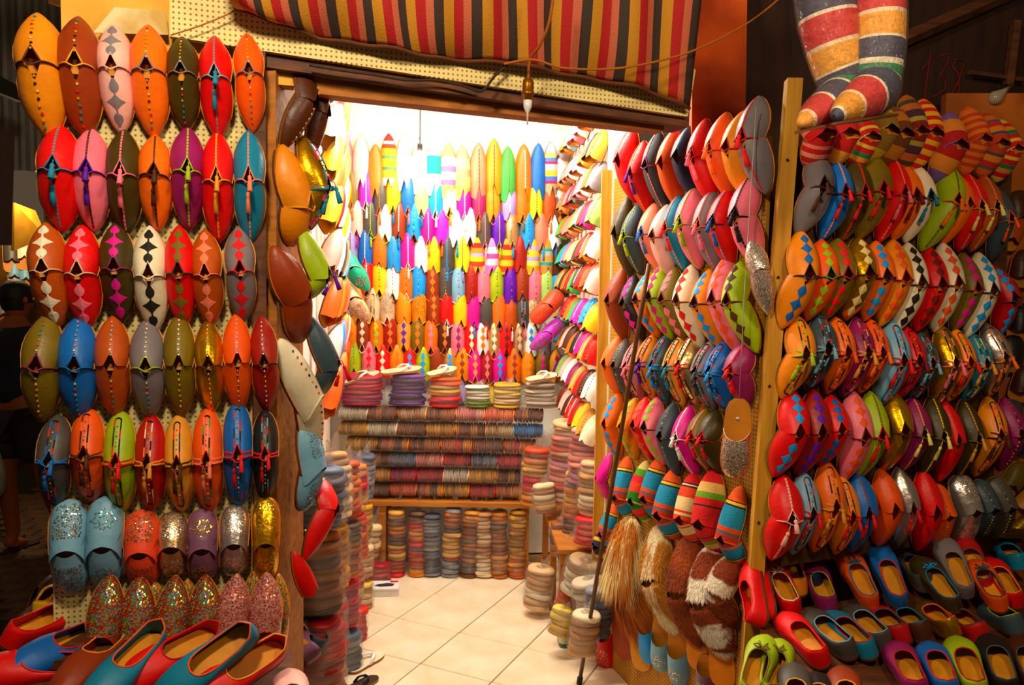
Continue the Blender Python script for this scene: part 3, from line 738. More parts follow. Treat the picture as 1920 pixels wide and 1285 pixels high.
# ------------------------------------------------------------------ far-right board
GF = 'slippers on the far-right board'
board(FAR, '''1505,200,1518,320,red,stripe:red pink,,.09
1566,205,1550,315,red,stripe:red tan,,.08
1606,210,1592,320,red,stripe:rainbow,,.075
1645,200,1622,305,olive,stripe:olive yellow,,.075
1668,205,1652,312,brown,stripe:brown tan,,.075
1692,182,1682,322,brown,stripe:brown purple,,.08
1723,190,1702,322,red,stripe:red yellow,,.085
1772,215,1746,342,red,stripe:purple tan,,.085
1806,203,1800,330,orange,stripe:thin orange,,.08
1842,216,1832,335,orange,stripe:orange grey,,.08
1868,228,1862,342,red,stripe:rainbow,,.075''', 'top', 'far-right board', GF, face=-.4, shape='soft', style='plain', bulge=.06, split=.55)
board(FAR, '''1525,288,1492,442,grey,tassel:dark brown,dark brown,.085
1558,301,1536,452,blue,tassel:red:salmon,dark red,.08
1594,298,1570,456,dark olive,tassel:red:red,crimson,.082
1631,293,1602,452,olive,tassel:red,red,.09
1667,300,1642,456,red,tassel:pink:salmon,red,.082
1689,312,1670,452,orange,tassel:dark red,dark red,.078
1712,313,1692,455,cream,tassel:teal,blue,.08
1776,315,1722,472,lime,tassel:orange:olive,orange,.09
1790,330,1760,462,orange,plain,,.07
1806,328,1792,472,red,tassel:pale yellow:salmon,tan,.08
1836,331,1816,472,rust,tassel:pale yellow:tan,tan,.08
1855,350,1852,490,slate,tassel:orange-red,orange-red,.07''', 'second', 'far-right board', GF, face=-.4, bulge=.06)
board(FAR, '''1495,434,1462,616,amber,diam:blue,navy,.09
1534,451,1507,602,orange-red,diam:lime,green,.082
1564,449,1538,602,olive,diam:red,crimson,.085
1601,445,1577,602,gold,diam:pale gold,dark brown,.088
1635,454,1615,602,orange,diam:sky blue,navy,.082
1667,451,1646,612,amber,diam:orange-red,crimson,.085
1695,457,1676,622,cream,diam:black,dark brown,.085
1734,464,1712,622,red,diam:dark red,dark brown,.085
1760,457,1746,622,cream,diam:orange-red,brown,.085
1798,476,1782,622,olive,diam:magenta,crimson,.08
1827,475,1808,632,cream,diam:sky blue,navy,.085
1852,498,1866,632,crimson,diam:sky blue,navy,.08''', 'third', 'far-right board', GF, face=-.4, bulge=.06)
board(FAR, '''1490,594,1462,747,amber,braid:lime:dark brown,,.085
1530,591,1504,732,slate,braid:light blue:red,,.085
1561,596,1546,737,orange,braid:orange-red:brown,,.08
1600,596,1576,742,plum,braid:tan:red,,.08
1626,600,1606,737,orange-red,braid:orange:brown,,.078
1665,602,1642,762,light blue,braid:red:blue,,.085
1693,614,1672,752,red,braid:dark red:red,,.08
1720,624,1702,752,slate,braid:light blue:red,,.07
1757,609,1746,762,gold,braid:pink:black,,.082
1784,617,1772,752,amber,braid:red:olive,,.08
1817,626,1802,752,teal,braid:tan:yellow,,.078
1840,606,1850,742,silver,braid:orange:brown,,.082''', 'fourth', 'far-right board', GF, face=-.4, bulge=.06)
board(FAR, '''1479,731,1446,892,red,diam:sky blue,,.092
1518,729,1492,892,brick,diam:purple,,.085
1552,741,1532,872,red,diam:blue,,.08
1592,732,1576,902,pink,diam:orange-red,brown,.085
1625,734,1602,897,lime,tassel:red:olive,red,.085
1666,732,1652,882,gold,stitch:olive,dark brown,.085
1703,744,1686,882,plum,tassel:pale yellow:tan,olive,.08
1739,742,1722,892,dark olive,tassel:pale yellow:yellow,olive,.08
1763,750,1756,902,red,plain,,.075
1798,749,1790,892,dark olive,tassel:tan:tan,olive,.078
1846,744,1822,892,amber,braid:dark brown:red,,.085
1874,744,1868,882,plum,studs,,.08''', 'fifth', 'far-right board', GF, face=-.4, bulge=.06)
board(FAR, '''1463,889,1442,1047,red,tassel:pale pink:pale pink,pale pink,.098
1500,882,1482,1037,light blue,braid:red:navy,,.078
1543,862,1522,1032,orange,braid:tan:brown,,.088
1572,892,1562,1037,amber,braid:red:brown,,.075
1600,884,1592,1032,blue,tassel:red:brown,,.085
1645,879,1642,1022,orange-red,plain,,.085
1677,876,1676,1022,silver,tassel:red,,.08
1722,879,1716,1032,red,plain,,.085''', 'sixth', 'far-right board', GF, face=-.4, bulge=.055)
board(FAR, '''1745,907,1752,1022,orange-red,studs,,.07
1790,889,1796,1022,silver,seq:silver:a,,.088
1827,899,1832,1005,slate,studs,,.075
1856,894,1868,1005,dark grey,studs,,.075''', 'sixth', 'far-right board, round-toed', GF, face=-.4, bulge=.05, shape='round', style='plain')

# ------------------------------------------------------------------ back wall of the shop
GB = 'slippers on the back wall'
def backrow(data, row, ln, W=.088, dx=0, **kw):
    for i, s in enumerate(data.strip().split('\n')):
        f = s.split(','); x, y = float(f[0]), float(f[1])
        k = dict(kw)
        if len(f) > 4: k['trim'] = f[4]
        pair(BACK, (x, y), (x + dx, y + ln), f[2], f[3], f'{ORD[i]} from left, {row} row, back wall', GB, split=.92, low=False, W=W, bulge=-.014, off=.052, **dict(dict(shape='soft'), **k))
backrow('''645,248,pink,plain
677,254,pale pink,plain
704,272,orange,plain
729,252,red,stripe:red orange green
757,256,pale pink,plain
787,262,white,plain
813,264,green,stripe:white green
841,270,orange,stripe:pale stripes
867,274,orange,stripe:sunset
897,270,salmon,stitch:brown
926,262,amber,stitch:brown
952,276,green,stitch:olive
982,272,orange,stitch:white
1009,270,blue,plain
1033,268,grey,stripe:grey stripes
1054,280,white,plain''', 'top', 105, .10, shape='soft')
backrow('''635,327,sky blue,diam:orange
659,321,olive,tassel:orange:orange,orange
686,317,violet,tassel:white:white,cream
712,329,dark grey,tassel:orange:orange,orange
737,327,yellow,tassel:teal,amber
765,329,blue,tassel:pink,orange
790,333,pale yellow,tassel:teal,tan
817,334,sky blue,tassel:white:white,white
843,330,white,tassel:tan,yellow
870,340,magenta,tassel:white:white,white
898,341,plum,tassel:orange:orange,orange
924,342,amber,stitch:brown,orange
955,340,lavender,tassel:white:white,pink
980,343,orange,tassel:olive,amber
1005,338,pale lime,stitch:olive,olive
1030,345,rust,tassel:orange,orange
1048,361,dark brown,diam:orange''', 'second', 74)
backrow('''640,378,pink,diam:purple
668,375,pale pink,tassel:magenta
694,376,dark grey,tassel:lime:lime,lime
721,382,white,plain,yellow
748,379,brown,tassel:sky blue:white,brown
776,382,sky blue,studs,brown
802,392,magenta,tassel:tan:white,tan
828,393,violet,tassel:orange,red
855,394,white,tassel:sky blue
880,389,white,plain,brown
908,397,dark grey,tassel:pale pink:pink,pink
935,397,purple,tassel:lime:lime,lime
959,396,pale gold,tassel:sky blue,tan
990,400,sky blue,studs,brown
1015,400,salmon,tassel:sky blue:pink,brown
1040,399,white,tassel:blue,blue''', 'third', 70)
backrow('''657,430,lavender,stitch:olive
685,430,blue,tassel:pink:white,pink
712,437,orange,studs,brown
738,443,sky blue,stitch:grey,brown
764,437,magenta,tassel:white:white,white
790,443,white,plain,brown
813,443,yellow,plain,tan
838,443,dark grey,tassel:sky blue:sky blue,sky blue
867,443,pale lime,tassel:lavender:olive
895,446,orange,stripe:orange lilac
922,447,pink,stripe:pink white
950,447,orange,stripe:orange yellow
975,443,brick,plain
999,448,yellow,stripe:yellow lilac
1025,447,tan,stripe:tan teal
1046,455,dark brown,plain''', 'fourth', 68)
backrow('''687,485,red,stitch:white,pink
711,486,yellow,studs,yellow
736,494,white,studs,brown
761,496,orange,studs,white
785,494,sky blue,studs,sky blue
811,496,brown,diam:orange,orange
835,494,dark grey,studs,orange
859,500,light blue,studs,cream
884,497,brick,studs,brown
907,498,pink,studs,pink
931,498,lime,studs,lime
957,500,purple,studs,purple
979,496,brown,studs,dark brown
1003,500,pink,studs,pink
1025,502,pale green,studs,green
1046,502,sky blue,studs,sky blue''', 'fifth', 68)
backrow('''672,540,tan,studs
699,540,beige,braid:yellow:pink
726,540,beige,seq:silver:a,cream
757,540,amber,stitch:tan,orange
786,540,mustard,seq:gold:a,tan
813,543,brown,diam:orange,orange
837,546,red,tassel:white,white
863,546,yellow,plain,mustard
888,550,magenta,tassel:sky blue,purple
911,552,dark grey,tassel:red,red
935,547,orange,stitch:grey,grey
958,556,rust,tassel:white
980,551,dark grey,braid:pink:light blue
1002,550,beige,seq:rose:a''', 'sixth', 66)
backrow('''657,594,amber,diam:orange
680,592,brown,diam:cream,cream
706,595,orange,diam:lime,lime
731,593,brick,diam:orange,orange
757,593,tan,diam:purple
783,595,olive,diam:orange,orange
808,597,orange,diam:pink,pink
833,597,dark brown,diam:orange,orange
858,602,pink,diam:plum
883,600,red,diam:cream,cream
905,602,white,diam:orange
926,605,pale gold,diam:cream,tan
949,602,red,diam:dark red
973,604,champagne,diam:beige
995,604,white,diam:sky blue
1020,606,grey,plain''', 'seventh', 64)
backrow('''640,648,black,braid:red:sky blue
663,637,lime,studs,lime
692,640,pink,diam:red
718,645,red,diam:cream
744,646,amber,diam:orange
768,652,red,diam:sky blue
793,650,lime,diam:sky blue
818,650,brown,plain
843,652,pale gold,diam:sky blue
866,650,amber,diam:brown
890,652,magenta,diam:tan,tan
913,655,brick,diam:pink,pink
936,653,magenta,diam:sky blue,sky blue
964,652,orange,diam:brown
990,655,mustard,diam:amber
1017,655,olive,diam:magenta
1042,655,tan,diam:crimson''', 'eighth', 64)
for i, (x, y, c) in enumerate([(862, 703, 'lavender'), (890, 707, 'orange'), (914, 707, 'yellow'), (936, 707, 'lime'), (961, 705, 'slate'), (835, 704, 'amber')]):
    pair(BACK, (x, y), (x, y + 50), c, 'plain', 'only its toe showing above the stacks, bottom row, back wall', GB, split=.92, low=False, W=.075, bulge=.04)
# pairs hung crosswise in the corners of the shop
CORN = Plane((BACK.p.x + .03, BACK.p.y - .22), (BACK.q.x + .03, BACK.q.y - .22))
GC = 'pairs hung across the shop corners'
pair(CORN, (634, 466), (692, 546), 'turquoise', 'seq:rose:c', 'embroidered, slung across corner of back wall', GC, W=.10, bulge=.03, trim='pale pink', style='wide')
pair(CORN, (634, 528), (690, 600), 'beige', 'seq:rose:a', 'under the turquoise embroidered pair', GC, W=.095, bulge=.03, trim='dark brown', style='wide', shape='soft')
pair(CORN, (1052, 548), (998, 604), 'coral', 'studs', 'slung across the corner by right-hand wall', GC, W=.095, bulge=.03, style='wide', shape='round')
pair(CORN, (1056, 598), (996, 655), 'violet', 'seq:multi:a', 'under the coral perforated pair', GC, W=.08, bulge=.03, style='wide', shape='soft', trim='tan')
pair(CORN, (1064, 388), (1094, 424), 'black', 'plain', 'small, beside third row of right-hand shop wall', GC, W=.08, bulge=.03, low=False, split=.95)

# side walls of the shop, seen almost edge on
RS = '''grey tan light blue|amber white|pink,orange,white,salmon,white,pink,light blue,salmon
orange,grey,salmon,white,pink,white,amber,dark grey,tan
salmon,orange,pink,red,dark grey,pink,white,orange,grey
green,orange,pink,salmon,tan,light blue,brown,magenta,pale green
green,sky blue,pink,pale green,beige,dark brown,red,orange,white
tan,dark brown,orange,red,green,dark grey,red,orange-red,pale pink
amber,light blue,red,orange,green,violet,magenta,sky blue,yellow
teal,amber,pale pink,dark brown,orange,black,magenta,tan,red
purple,pale green,pale pink,white,plum,tan,red,dark brown,white
red,brown,pale pink,dark brown,red,crimson,yellow,tan,cream'''.split('\n')
RS[0] = 'grey,amber,light blue,white,pink,white,salmon,pink,light blue'
GI = 'slippers on the right-hand shop wall'
zr = [BACK.hit(1050, y).z for y in (262, 318, 362, 410, 458, 505, 556, 606, 660, 714)]
for r, ln in enumerate(RS):
    cs = ln.split(','); row = (ORD[r] if r else 'top')
    for i, c in enumerate(cs):
        if r == 9 and i == 0: continue
        u = 0.10 + i * 0.138; z = zr[r] + random.uniform(-.012, .012)
        Pt = INR.at(u, z, .012); J = INR.at(u + random.uniform(-.01, .01), z - .125, .055)
        dec = random.choice(['plain', 'plain', 'studs', 'stitch:white'])
        slipper(frame(J, Pt - J, INR.n + INR.a * random.uniform(.7, 1.3)) @ scl(.98, (Pt - J).length / L0, 1.0), c, dec, f'{describe(c, dec)}, {ORD[i]} from the back, {row} row, right-hand shop wall', GI, None, 'soft', 'plain', True, .008, None, True)
LS = '''red,orange,yellow,pink,salmon
salmon,crimson,amber,yellow,pink
cream,lavender,orange,amber,tan
yellow,orange,amber,white,yellow
yellow,red,white,yellow,cream
pale pink,white,slate,tan,light blue
orange,mustard,orange-red,orange,salmon
white,sky blue,pink,tan,white
orange,plum,amber,red,rust'''.split('\n')
GI = 'slippers on the left-hand shop wall'
zl = [BACK.hit(630, y).z + .1 for y in (235, 290, 340, 390, 440, 500, 560, 615, 670)]
for r, ln in enumerate(LS):
    for i, c in enumerate(ln.split(',')):
        u = 0.75 + i * 0.30; z = zl[r] + random.uniform(-.02, .02)
        Pt = INL.at(u + .10, z, .10); J = INL.at(u, z - .15, .05)
        slipper(frame(J, Pt - J, INL.n - INL.a * random.uniform(.2, .9)) @ scl(1.05, (Pt - J).length / L0, 1.0), c, 'plain', f'{c} leather slipper, {ORD[i]} from the door, {ORD[r] if r else "top"} row, left-hand shop wall', GI, None, 'point', 'plain', True, .02, None, True)
# ------------------------------------------------------------------ posts, pole, door edge
def beam(mb, a, b, wx, wy, ax=Vector((1, 0, 0))):
    a, b = Vector(a), Vector(b); t = (b - a).normalized(); x = (ax - t * ax.dot(t)).normalized(); y = t.cross(x)
    vs = [p + x * sx * wx / 2 + y * sy * wy / 2 for p in (a, b) for sx, sy in ((1, 1), (-1, 1), (-1, -1), (1, -1))]
    mb.add(vs, [(3, 2, 1, 0), (4, 5, 6, 7)] + [(k, (k + 1) % 4, 4 + (k + 1) % 4, 4 + k) for k in range(4)])
mb = MB(); beam(mb, POST.hit(1389, 1420, -.02), POST.hit(1488, 150, -.02), .042, .05, POST.a); post = link('wooden_post', mb.mesh('wooden_post', False), WOOD_LIGHT)
tag(post, 'rough pale wooden post between right board and far-right board', 'post')
nb = MB(); nb.lathe([(.004, 0), (.004, .004), (.001, .006)], 8, 0, 'z'); nail_me = nb.mesh('nail')
for y_ in (300, 520, 724, 980): link('nail', nail_me, leather('2A1A10', .5, 0, 0), post, frame(POST.hit(1388 + (1420 - y_) * .0785, y_, .006), (0, 0, 1), POST.n))
pb = on_z(1086, 1283, 0.0); pt = RIGHT.hit(1217, 495, .12)
mb = MB(); mb.tube([pb.lerp(pt, i / 8) for i in range(9)], .0085, 8); pole = thing('door_pole', 'thin dark metal pole leaning against the right board', 'pole')
link('shaft', mb.mesh('shaft'), leather('5A3A1C', .45, .3, .2), pole)
mb = MB(); mb.tube([pb, pb + (pt - pb).normalized() * .03], .012, 10); link('foot_cap', mb.mesh('foot_cap'), leather('1A1410', .6, .1, 0), pole)
mb = MB(); e = INR.at(INR.len - .01, 0, .02); beam(mb, e, e + Vector((0, 0, 2.1)), .045, .035); struct('trim_5', mb.mesh('trim_5', False), WOOD_LIGHT)
mb = MB(); e = JAMB.at(.12, 0, -.03); beam(mb, e, e + Vector((0, 0, 2.2)), .04, .25, Vector((1, 0, 0))); struct('trim_6', mb.mesh('trim_6', False), WOOD_MID)

# ------------------------------------------------------------------ ledge and tables
ledge = thing('display_ledge', 'narrow dark shelf carrying the glitter slippers under left board', 'shelf')
mb = slab(LEFT, .04, LEFT.len - .05, .745, .765, .17, .17); link('shelf_plank', mb.mesh('shelf_plank', False), WOOD_DARK, ledge)
for u in (.1, .42): 
    mb = slab(LEFT, u, u + .03, .62, .745, .14, .15); link('bracket', mb.mesh('bracket', False), WOOD_DARK, ledge)
TPL = {}
def on_table(key, px, py):
    q = TPL[key]; n_ = (q[1] - q[0]).cross(q[3] - q[0]); d = ray(px, py); return EYE + d * ((q[0] - EYE).dot(n_) / d.dot(n_))
def table(name, label, poly, drop_z, zt):
    """slanted display table: poly = four (x, y, z) corners of the top"""
    t = thing(name, label, 'table'); mb = MB(); q = [Vector(p) for p in poly]; TPL[zt] = q; r = [v - Vector((0, 0, .025)) for v in q]
    mb.add(q + r, [(0, 1, 2, 3), (7, 6, 5, 4), (0, 4, 5, 1), (1, 5, 6, 2), (2, 6, 7, 3), (3, 7, 4, 0)])
    link('table_board', mb.mesh('table_board', False), WOOD_DARK, t); c = sum(q, Vector()) / 4
    for v in q:
        p = v.lerp(c, .08); lb = MB(); beam(lb, (p.x, p.y, drop_z), (p.x, p.y, p.z - .02), .04, .04); link('leg', lb.mesh('leg', False), WOOD_DARK, t)
table('display_table', 'dark sloping table of ballet flats below far-right board', [(.50, 1.50, .545), (1.50, 1.55, .545), (1.74, 2.62, .66), (.74, 2.22, .66)], STREET, 'R')
table('display_table', 'dark table of ballet flats in front of left board', [(-1.35, 1.15, .70), (-.38, 1.35, .70), (-.50, 1.78, .735), (-1.16, 1.62, .735)], STREET, 'L')

# ------------------------------------------------------------------ ballet flats
FY = [-.12, -.117, -.108, -.09, -.06, -.01, .04, .075, .1, .115, .123, .126]; FW = [0, .013, .022, .0275, .029, .031, .0385, .0385, .031, .02, .009, 0]
OY = [-.114, -.10, -.07, -.03, -.005, .012, .021, .024]; OW = [0, .019, .0235, .0245, .024, .020, .012, 0]
def flat_meshes():
    if 'flat' in CACHE: return CACHE['flat']
    n = 36; out = []; op = []
    for i in range(n):
        a = 2 * math.pi * i / n; s = .5 - .5 * math.cos(a); sg = 1 if i <= n // 2 else -1
        y = -.12 + .246 * s; out.append(Vector((sg * float(np.interp(y, FY, FW)), y, 0)))
        yo = -.114 + .138 * s; zo = float(np.interp(yo, [-.114, -.07, -.02, .024], [.052, .036, .034, .042])); op.append(Vector((sg * float(np.interp(yo, OY, OW)), yo, zo)))
    mb = MB(); ks = [0, .12, .3, .55, .8, 1]; vs = []
    for k in ks:
        for o, p in zip(out, op):
            q = o.lerp(p, k * .9 if k < 1 else 1); bul = 1 + .10 * math.sin(k * math.pi); q.x *= bul; q.z = p.z * math.sin(k * math.pi / 2) ** .8; vs.append(q)
    mb.add(vs, [(r * n + i, r * n + (i + 1) % n, (r + 1) * n + (i + 1) % n, (r + 1) * n + i) for r in range(len(ks) - 1) for i in range(n)])
    up = mb.mesh('flat_upper')
    mb = MB(); s = [Vector((o.x * 1.03, o.y * 1.01, 0)) for o in out]; mb.add(s + [v - Vector((0, 0, .007)) for v in s], [tuple(range(n)), tuple(range(2 * n - 1, n - 1, -1))] + [(i, (i + 1) % n, n + (i + 1) % n, n + i) for i in range(n)]); so = mb.mesh('flat_sole', False)
    mb = MB(); s = [Vector((o.x * .93, o.y * .97, .004)) for o in out]; mb.add(s, [tuple(range(n))]); ins = mb.mesh('flat_insole', False)
    mb = MB(); mb.tube([p + Vector((0, 0, .0005)) for p in op], .0018, 6, 0, True); tr = mb.mesh('flat_trim')
    mb = MB()
    for sg in (-1, 1): mb.tube([(0, .027, .045), (sg * .010, .032, .051), (sg * .019, .027, .048), (sg * .010, .023, .047), (0, .027, .045)], .0022, 6)
    for sg in (-1, 1): mb.tube([(0, .027, .045), (sg * .006, .039, .045), (sg * .010, .051, .041)], .0018, 6)
    CACHE['flat'] = (up, so, ins, tr, mb.mesh('bow')); return CACHE['flat']
INS2 = leather('D89448', .55, .22, .06); INS3 = leather('7A7068', .6, .2, .06)
def flat(base, top, zb, col, label, group, trim=None, toe_up=True, zdir=None, near=False, bow=None, L=.245, ins=None, name='ballet_flat'):
    H = (on_table(zb, *base) if isinstance(zb, str) else on_z(*base, zb)) + Vector((0, 0, .034 if zb == 'L' else .012)); d = ray(*top); v = EYE - H
    b = d.dot(v); disc = b * b - (v.dot(v) - L * L)
    s = -b + (math.sqrt(disc) * (-1 if near else 1) if disc > 0 else 0); P = EYE + d * s
    y = (P - H) if toe_up else (H - P); mid = (P + H) / 2; k = y.length / .246
    zd = Vector(zdir) if zdir else ((EYE - mid).normalized() * .7 + Vector((0, 0, .6)))
    r = thing(name, label, 'shoe', frame(mid, y, zd) @ scl(1.06, k, 1.0), group); u, so, i_, t_, bw = flat_meshes()
    link('upper', u, leather(METAL.get(col, col), .30 if col in METAL else .5, .16, .1, 60, .85 if col in METAL else 0), r); link('sole', so, SOLE, r); link('insole', i_, ins or INS2, r)
    link('collar_trim', t_, flat_mat(trim or col), r)
    if bow: link('bow', bw, flat_mat(bow), r)
    return r
GT = 'ballet flats on the table under the far-right board'
RF = '''A,1440,1055,1492,1165,red,cream,cream
A,1474,1044,1500,1160,amber,,,b
A,1500,1038,1530,1150,navy,,,b
A,1521,1060,1556,1158,plum,lime,
A,1560,1033,1598,1130,gold,,,b
A,1582,1031,1637,1152,orange-red,teal,slate
A,1641,1018,1690,1150,blue,red,
A,1688,1035,1740,1150,dark grey,,,b
A,1717,1044,1795,1157,dark olive,teal,sky blue
A,1740,1025,1790,1120,red,,,b
A,1762,1004,1815,1132,grey,grey,
A,1797,1004,1850,1120,crimson,slate,
A,1822,1050,1880,1157,orange-red,slate,slate
A,1848,1047,1910,1150,red,tan,
A,1872,1026,1918,1110,teal,,,b
B,1462,1150,1549,1262,red,red,
B,1503,1146,1602,1244,dark grey,light blue,
B,1543,1150,1640,1244,teal,red,
B,1583,1139,1668,1228,dark grey,light blue,
B,1630,1145,1700,1216,crimson,slate,
B,1672,1145,1740,1210,dark brown,teal,
B,1717,1138,1795,1203,gold,orange,
B,1770,1149,1850,1212,crimson,slate,
B,1843,1140,1915,1196,slate,lime,
C,1672,1204,1728,1325,plum,crimson,
C,1737,1205,1783,1325,blue,red,
C,1790,1194,1836,1325,lime,crimson,
C,1852,1189,1893,1322,black,slate,
C,1908,1194,1950,1320,dark brown,slate,'''
for i, ln in enumerate(RF.split('\n')):
    f = ln.split(','); tx, ty, hx, hy = map(float, f[1:5]); zb = 'R'; hy -= 34 if len(f) > 8 else 0
    n = sum(1 for l in RF.split('\n')[:i] if l[0] == f[0])
    flat((hx, hy), (tx, ty), zb, f[5], f'{f[5]} ballet flat{" with bow" if f[7] else ""}, {ORD[n]} from left, {dict(A="back", B="middle", C="front")[f[0]]} row, right table', GT, f[6] or None, True, None, False, f[7] or None)
for i, (b, t) in enumerate([((1432, 1185), (1405, 1048)), ((1447, 1172), (1418, 1040))]):
    flat(b, t, 'R', 'red', f'red ballet flat turned sole out beside the post, {("outer", "inner")[i]} of two', GT, None, True, (-.9, -.35, .1))
for i, (b, t) in enumerate([((1400, 1330), (1440, 1192)), ((1440, 1330), (1466, 1200))]):
    flat(b, t, 'R', 'lime', f'olive suede flat with bow at the table corner by the post, {("outer", "inner")[i]} one', GT, 'olive', True, None, False, 'olive')
for i, (b, t, c) in enumerate([((1500, 1400), (1487, 1243), 'dark grey'), ((1545, 1400), (1530, 1262), 'black'), ((1600, 1400), (1578, 1250), 'brown')]):
    flat(b, t, 'R', c, f'{c} flat whose toe just shows at the bottom edge of right table', GT, 'tan', True)
GT = 'ballet flats on the table before the left board'
zl_ = (.12, -.80, .62)
flat((2, 1240), (166, 1138), 'L', 'red', 'large red flat lying toe to the glitter slippers, left table', GT, 'red', True, (.1, -.75, .6))
flat((10, 1292), (190, 1190), 'L', 'blue', 'tan lined blue flat behind the red ones, left table', GT, 'red', False, zl_)
flat((110, 1330), (224, 1204), 'L', 'brown', 'brown flat seen from its heel, left table', GT, 'tan', False, zl_)
flat((150, 1375), (302, 1188), 'L', 'teal', 'teal flat with red edge, heel up, middle of left table', GT, 'orange-red', False, zl_)
flat((215, 1322), (404, 1188), 'L', 'red', 'red flat, heel up, between two teal flats on left table', GT, 'crimson', False, zl_)
flat((280, 1362), (484, 1176), 'L', 'teal', 'teal flat with red edge, heel up, at the door side of left table', GT, 'orange-red', False, zl_)
flat((335, 1365), (534, 1210), 'L', 'red', 'red flat, heel up, lowest at the door side of left table', GT, 'tan', False, zl_)
flat((-75, 1290), (195, 1262), 'L', 'red', 'red flat with grey lining at the near corner of left table', GT, 'red', False, (0, -.45, .85), True, None, .245, INS3)
for i, (b, t, c) in enumerate([((305, 1420), (291, 1268), 'orange-red'), ((375, 1420), (360, 1260), 'slate'), ((440, 1420), (430, 1254), 'plum'), ((555, 1420), (540, 1256), 'pale pink')]):
    flat(b, t, .66, c, f'{c} flat whose toe rises at the bottom edge of left table', GT, None, True)
for i, (b, t) in enumerate([((78, 1175), (122, 1104)), ((108, 1172), (138, 1114))]):
    flat(b, t, .74, 'yellow', f'yellow flat in the dark beside the left board, {("outer", "inner")[i]} of two', GT, 'mustard', True, (.2, -.8, .5), False, None, .16)
flat((60, 1195), (118, 1075), .70, 'dark brown', 'dark brown slipper behind the yellow flats', GT, None, True, (-.6, -.6, .4), False, None, .22)
# shoes leaning at the foot of the door edge
GD = 'shoes leaning at the door foot'
flat((600, 1235), (562, 1122), .40, 'slate', 'slate flat standing against the door edge, tan insole showing', GD, 'slate', True, (.55, -.6, .3))
flat((556, 1240), (550, 1165), .44, 'tan', 'tan slipper standing by door edge, in front of slate flat', GD, None, True, (.6, -.6, .2), False, None, .2)
flat((572, 1245), (566, 1195), .44, 'mauve', 'mauve slipper leaning at the door foot', GD, None, True, (.6, -.6, .3), False, None, .2)

# ------------------------------------------------------------------ thong sandals on the tiles
def sandal(base, top, z, scol, strap, label, L=.25):
    H = on_z(*base, z + .01); P = on_z(*top, z + .01); y = P - H
    r = thing('thong_sandal', label, 'sandal', frame((H + P) / 2 - Vector((0, 0, .01)), y, (0, 0, 1)) @ scl(y.length / .25, y.length / .25, 1), 'thong sandals by the door')
    if 'sandal' not in CACHE:
        mb = MB(); n = 30; o = []
        for i in range(n):
            a = 2 * math.pi * i / n; s = .5 - .5 * math.cos(a); sg = 1 if i <= n // 2 else -1; yy = -.12 + .246 * s; o.append((sg * float(np.interp(yy, FY, FW)) * 1.12, yy))
        mb.add([(x, y_, .012) for x, y_ in o] + [(x, y_, 0) for x, y_ in o], [tuple(range(n))], 0); b = 0
        mb.f.append(tuple(range(2 * n - 1, n - 1, -1))); mb.m.append(1)
        for i in range(n): mb.f.append((i, (i + 1) % n, n + (i + 1) % n, n + i)); mb.m.append(1)
        m1 = mb.mesh('sandal_sole', False)
        mb = MB()
        for sg in (-1, 1): 
            for w_ in (-.006, 0, .006): mb.tube([(0, .06, .013), (sg * .014, .045 + w_, .032), (sg * .03, .015 + w_, .030), (sg * .037, -.01 + w_, .012)], .0042, 6)
        mb.tube([(0, .06, .010), (0, .058, .026), (0, .046, .034)], .004, 6)
        CACHE['sandal'] = (m1, mb.mesh('sandal_strap'))
    link('sole', CACHE['sandal'][0], [leather(scol), leather('8A5A28')], r); link('strap', CACHE['sandal'][1], leather(strap, .35), r)
sandal((585, 1290), (652, 1252), 0, 'E8D8BC', 'white', 'white thong sandal on the floor, outer of its pair by the door')
sandal((655, 1262), (716, 1222), 0, 'E8D8BC', 'white', 'white thong sandal lying farthest out on the tiles')
sandal((640, 1300), (708, 1268), 0, '3A2A1C', 'black', 'black thong sandal at the bottom edge on the tiles')
sandal((600, 1305), (668, 1288), 0, '3A2A1C', 'black', 'black thong sandal half cut off at the bottom edge')
sandal((605, 1270), (662, 1228), 0, '6A4A1C', 'olive', 'olive leather sandal behind the white thong sandals')

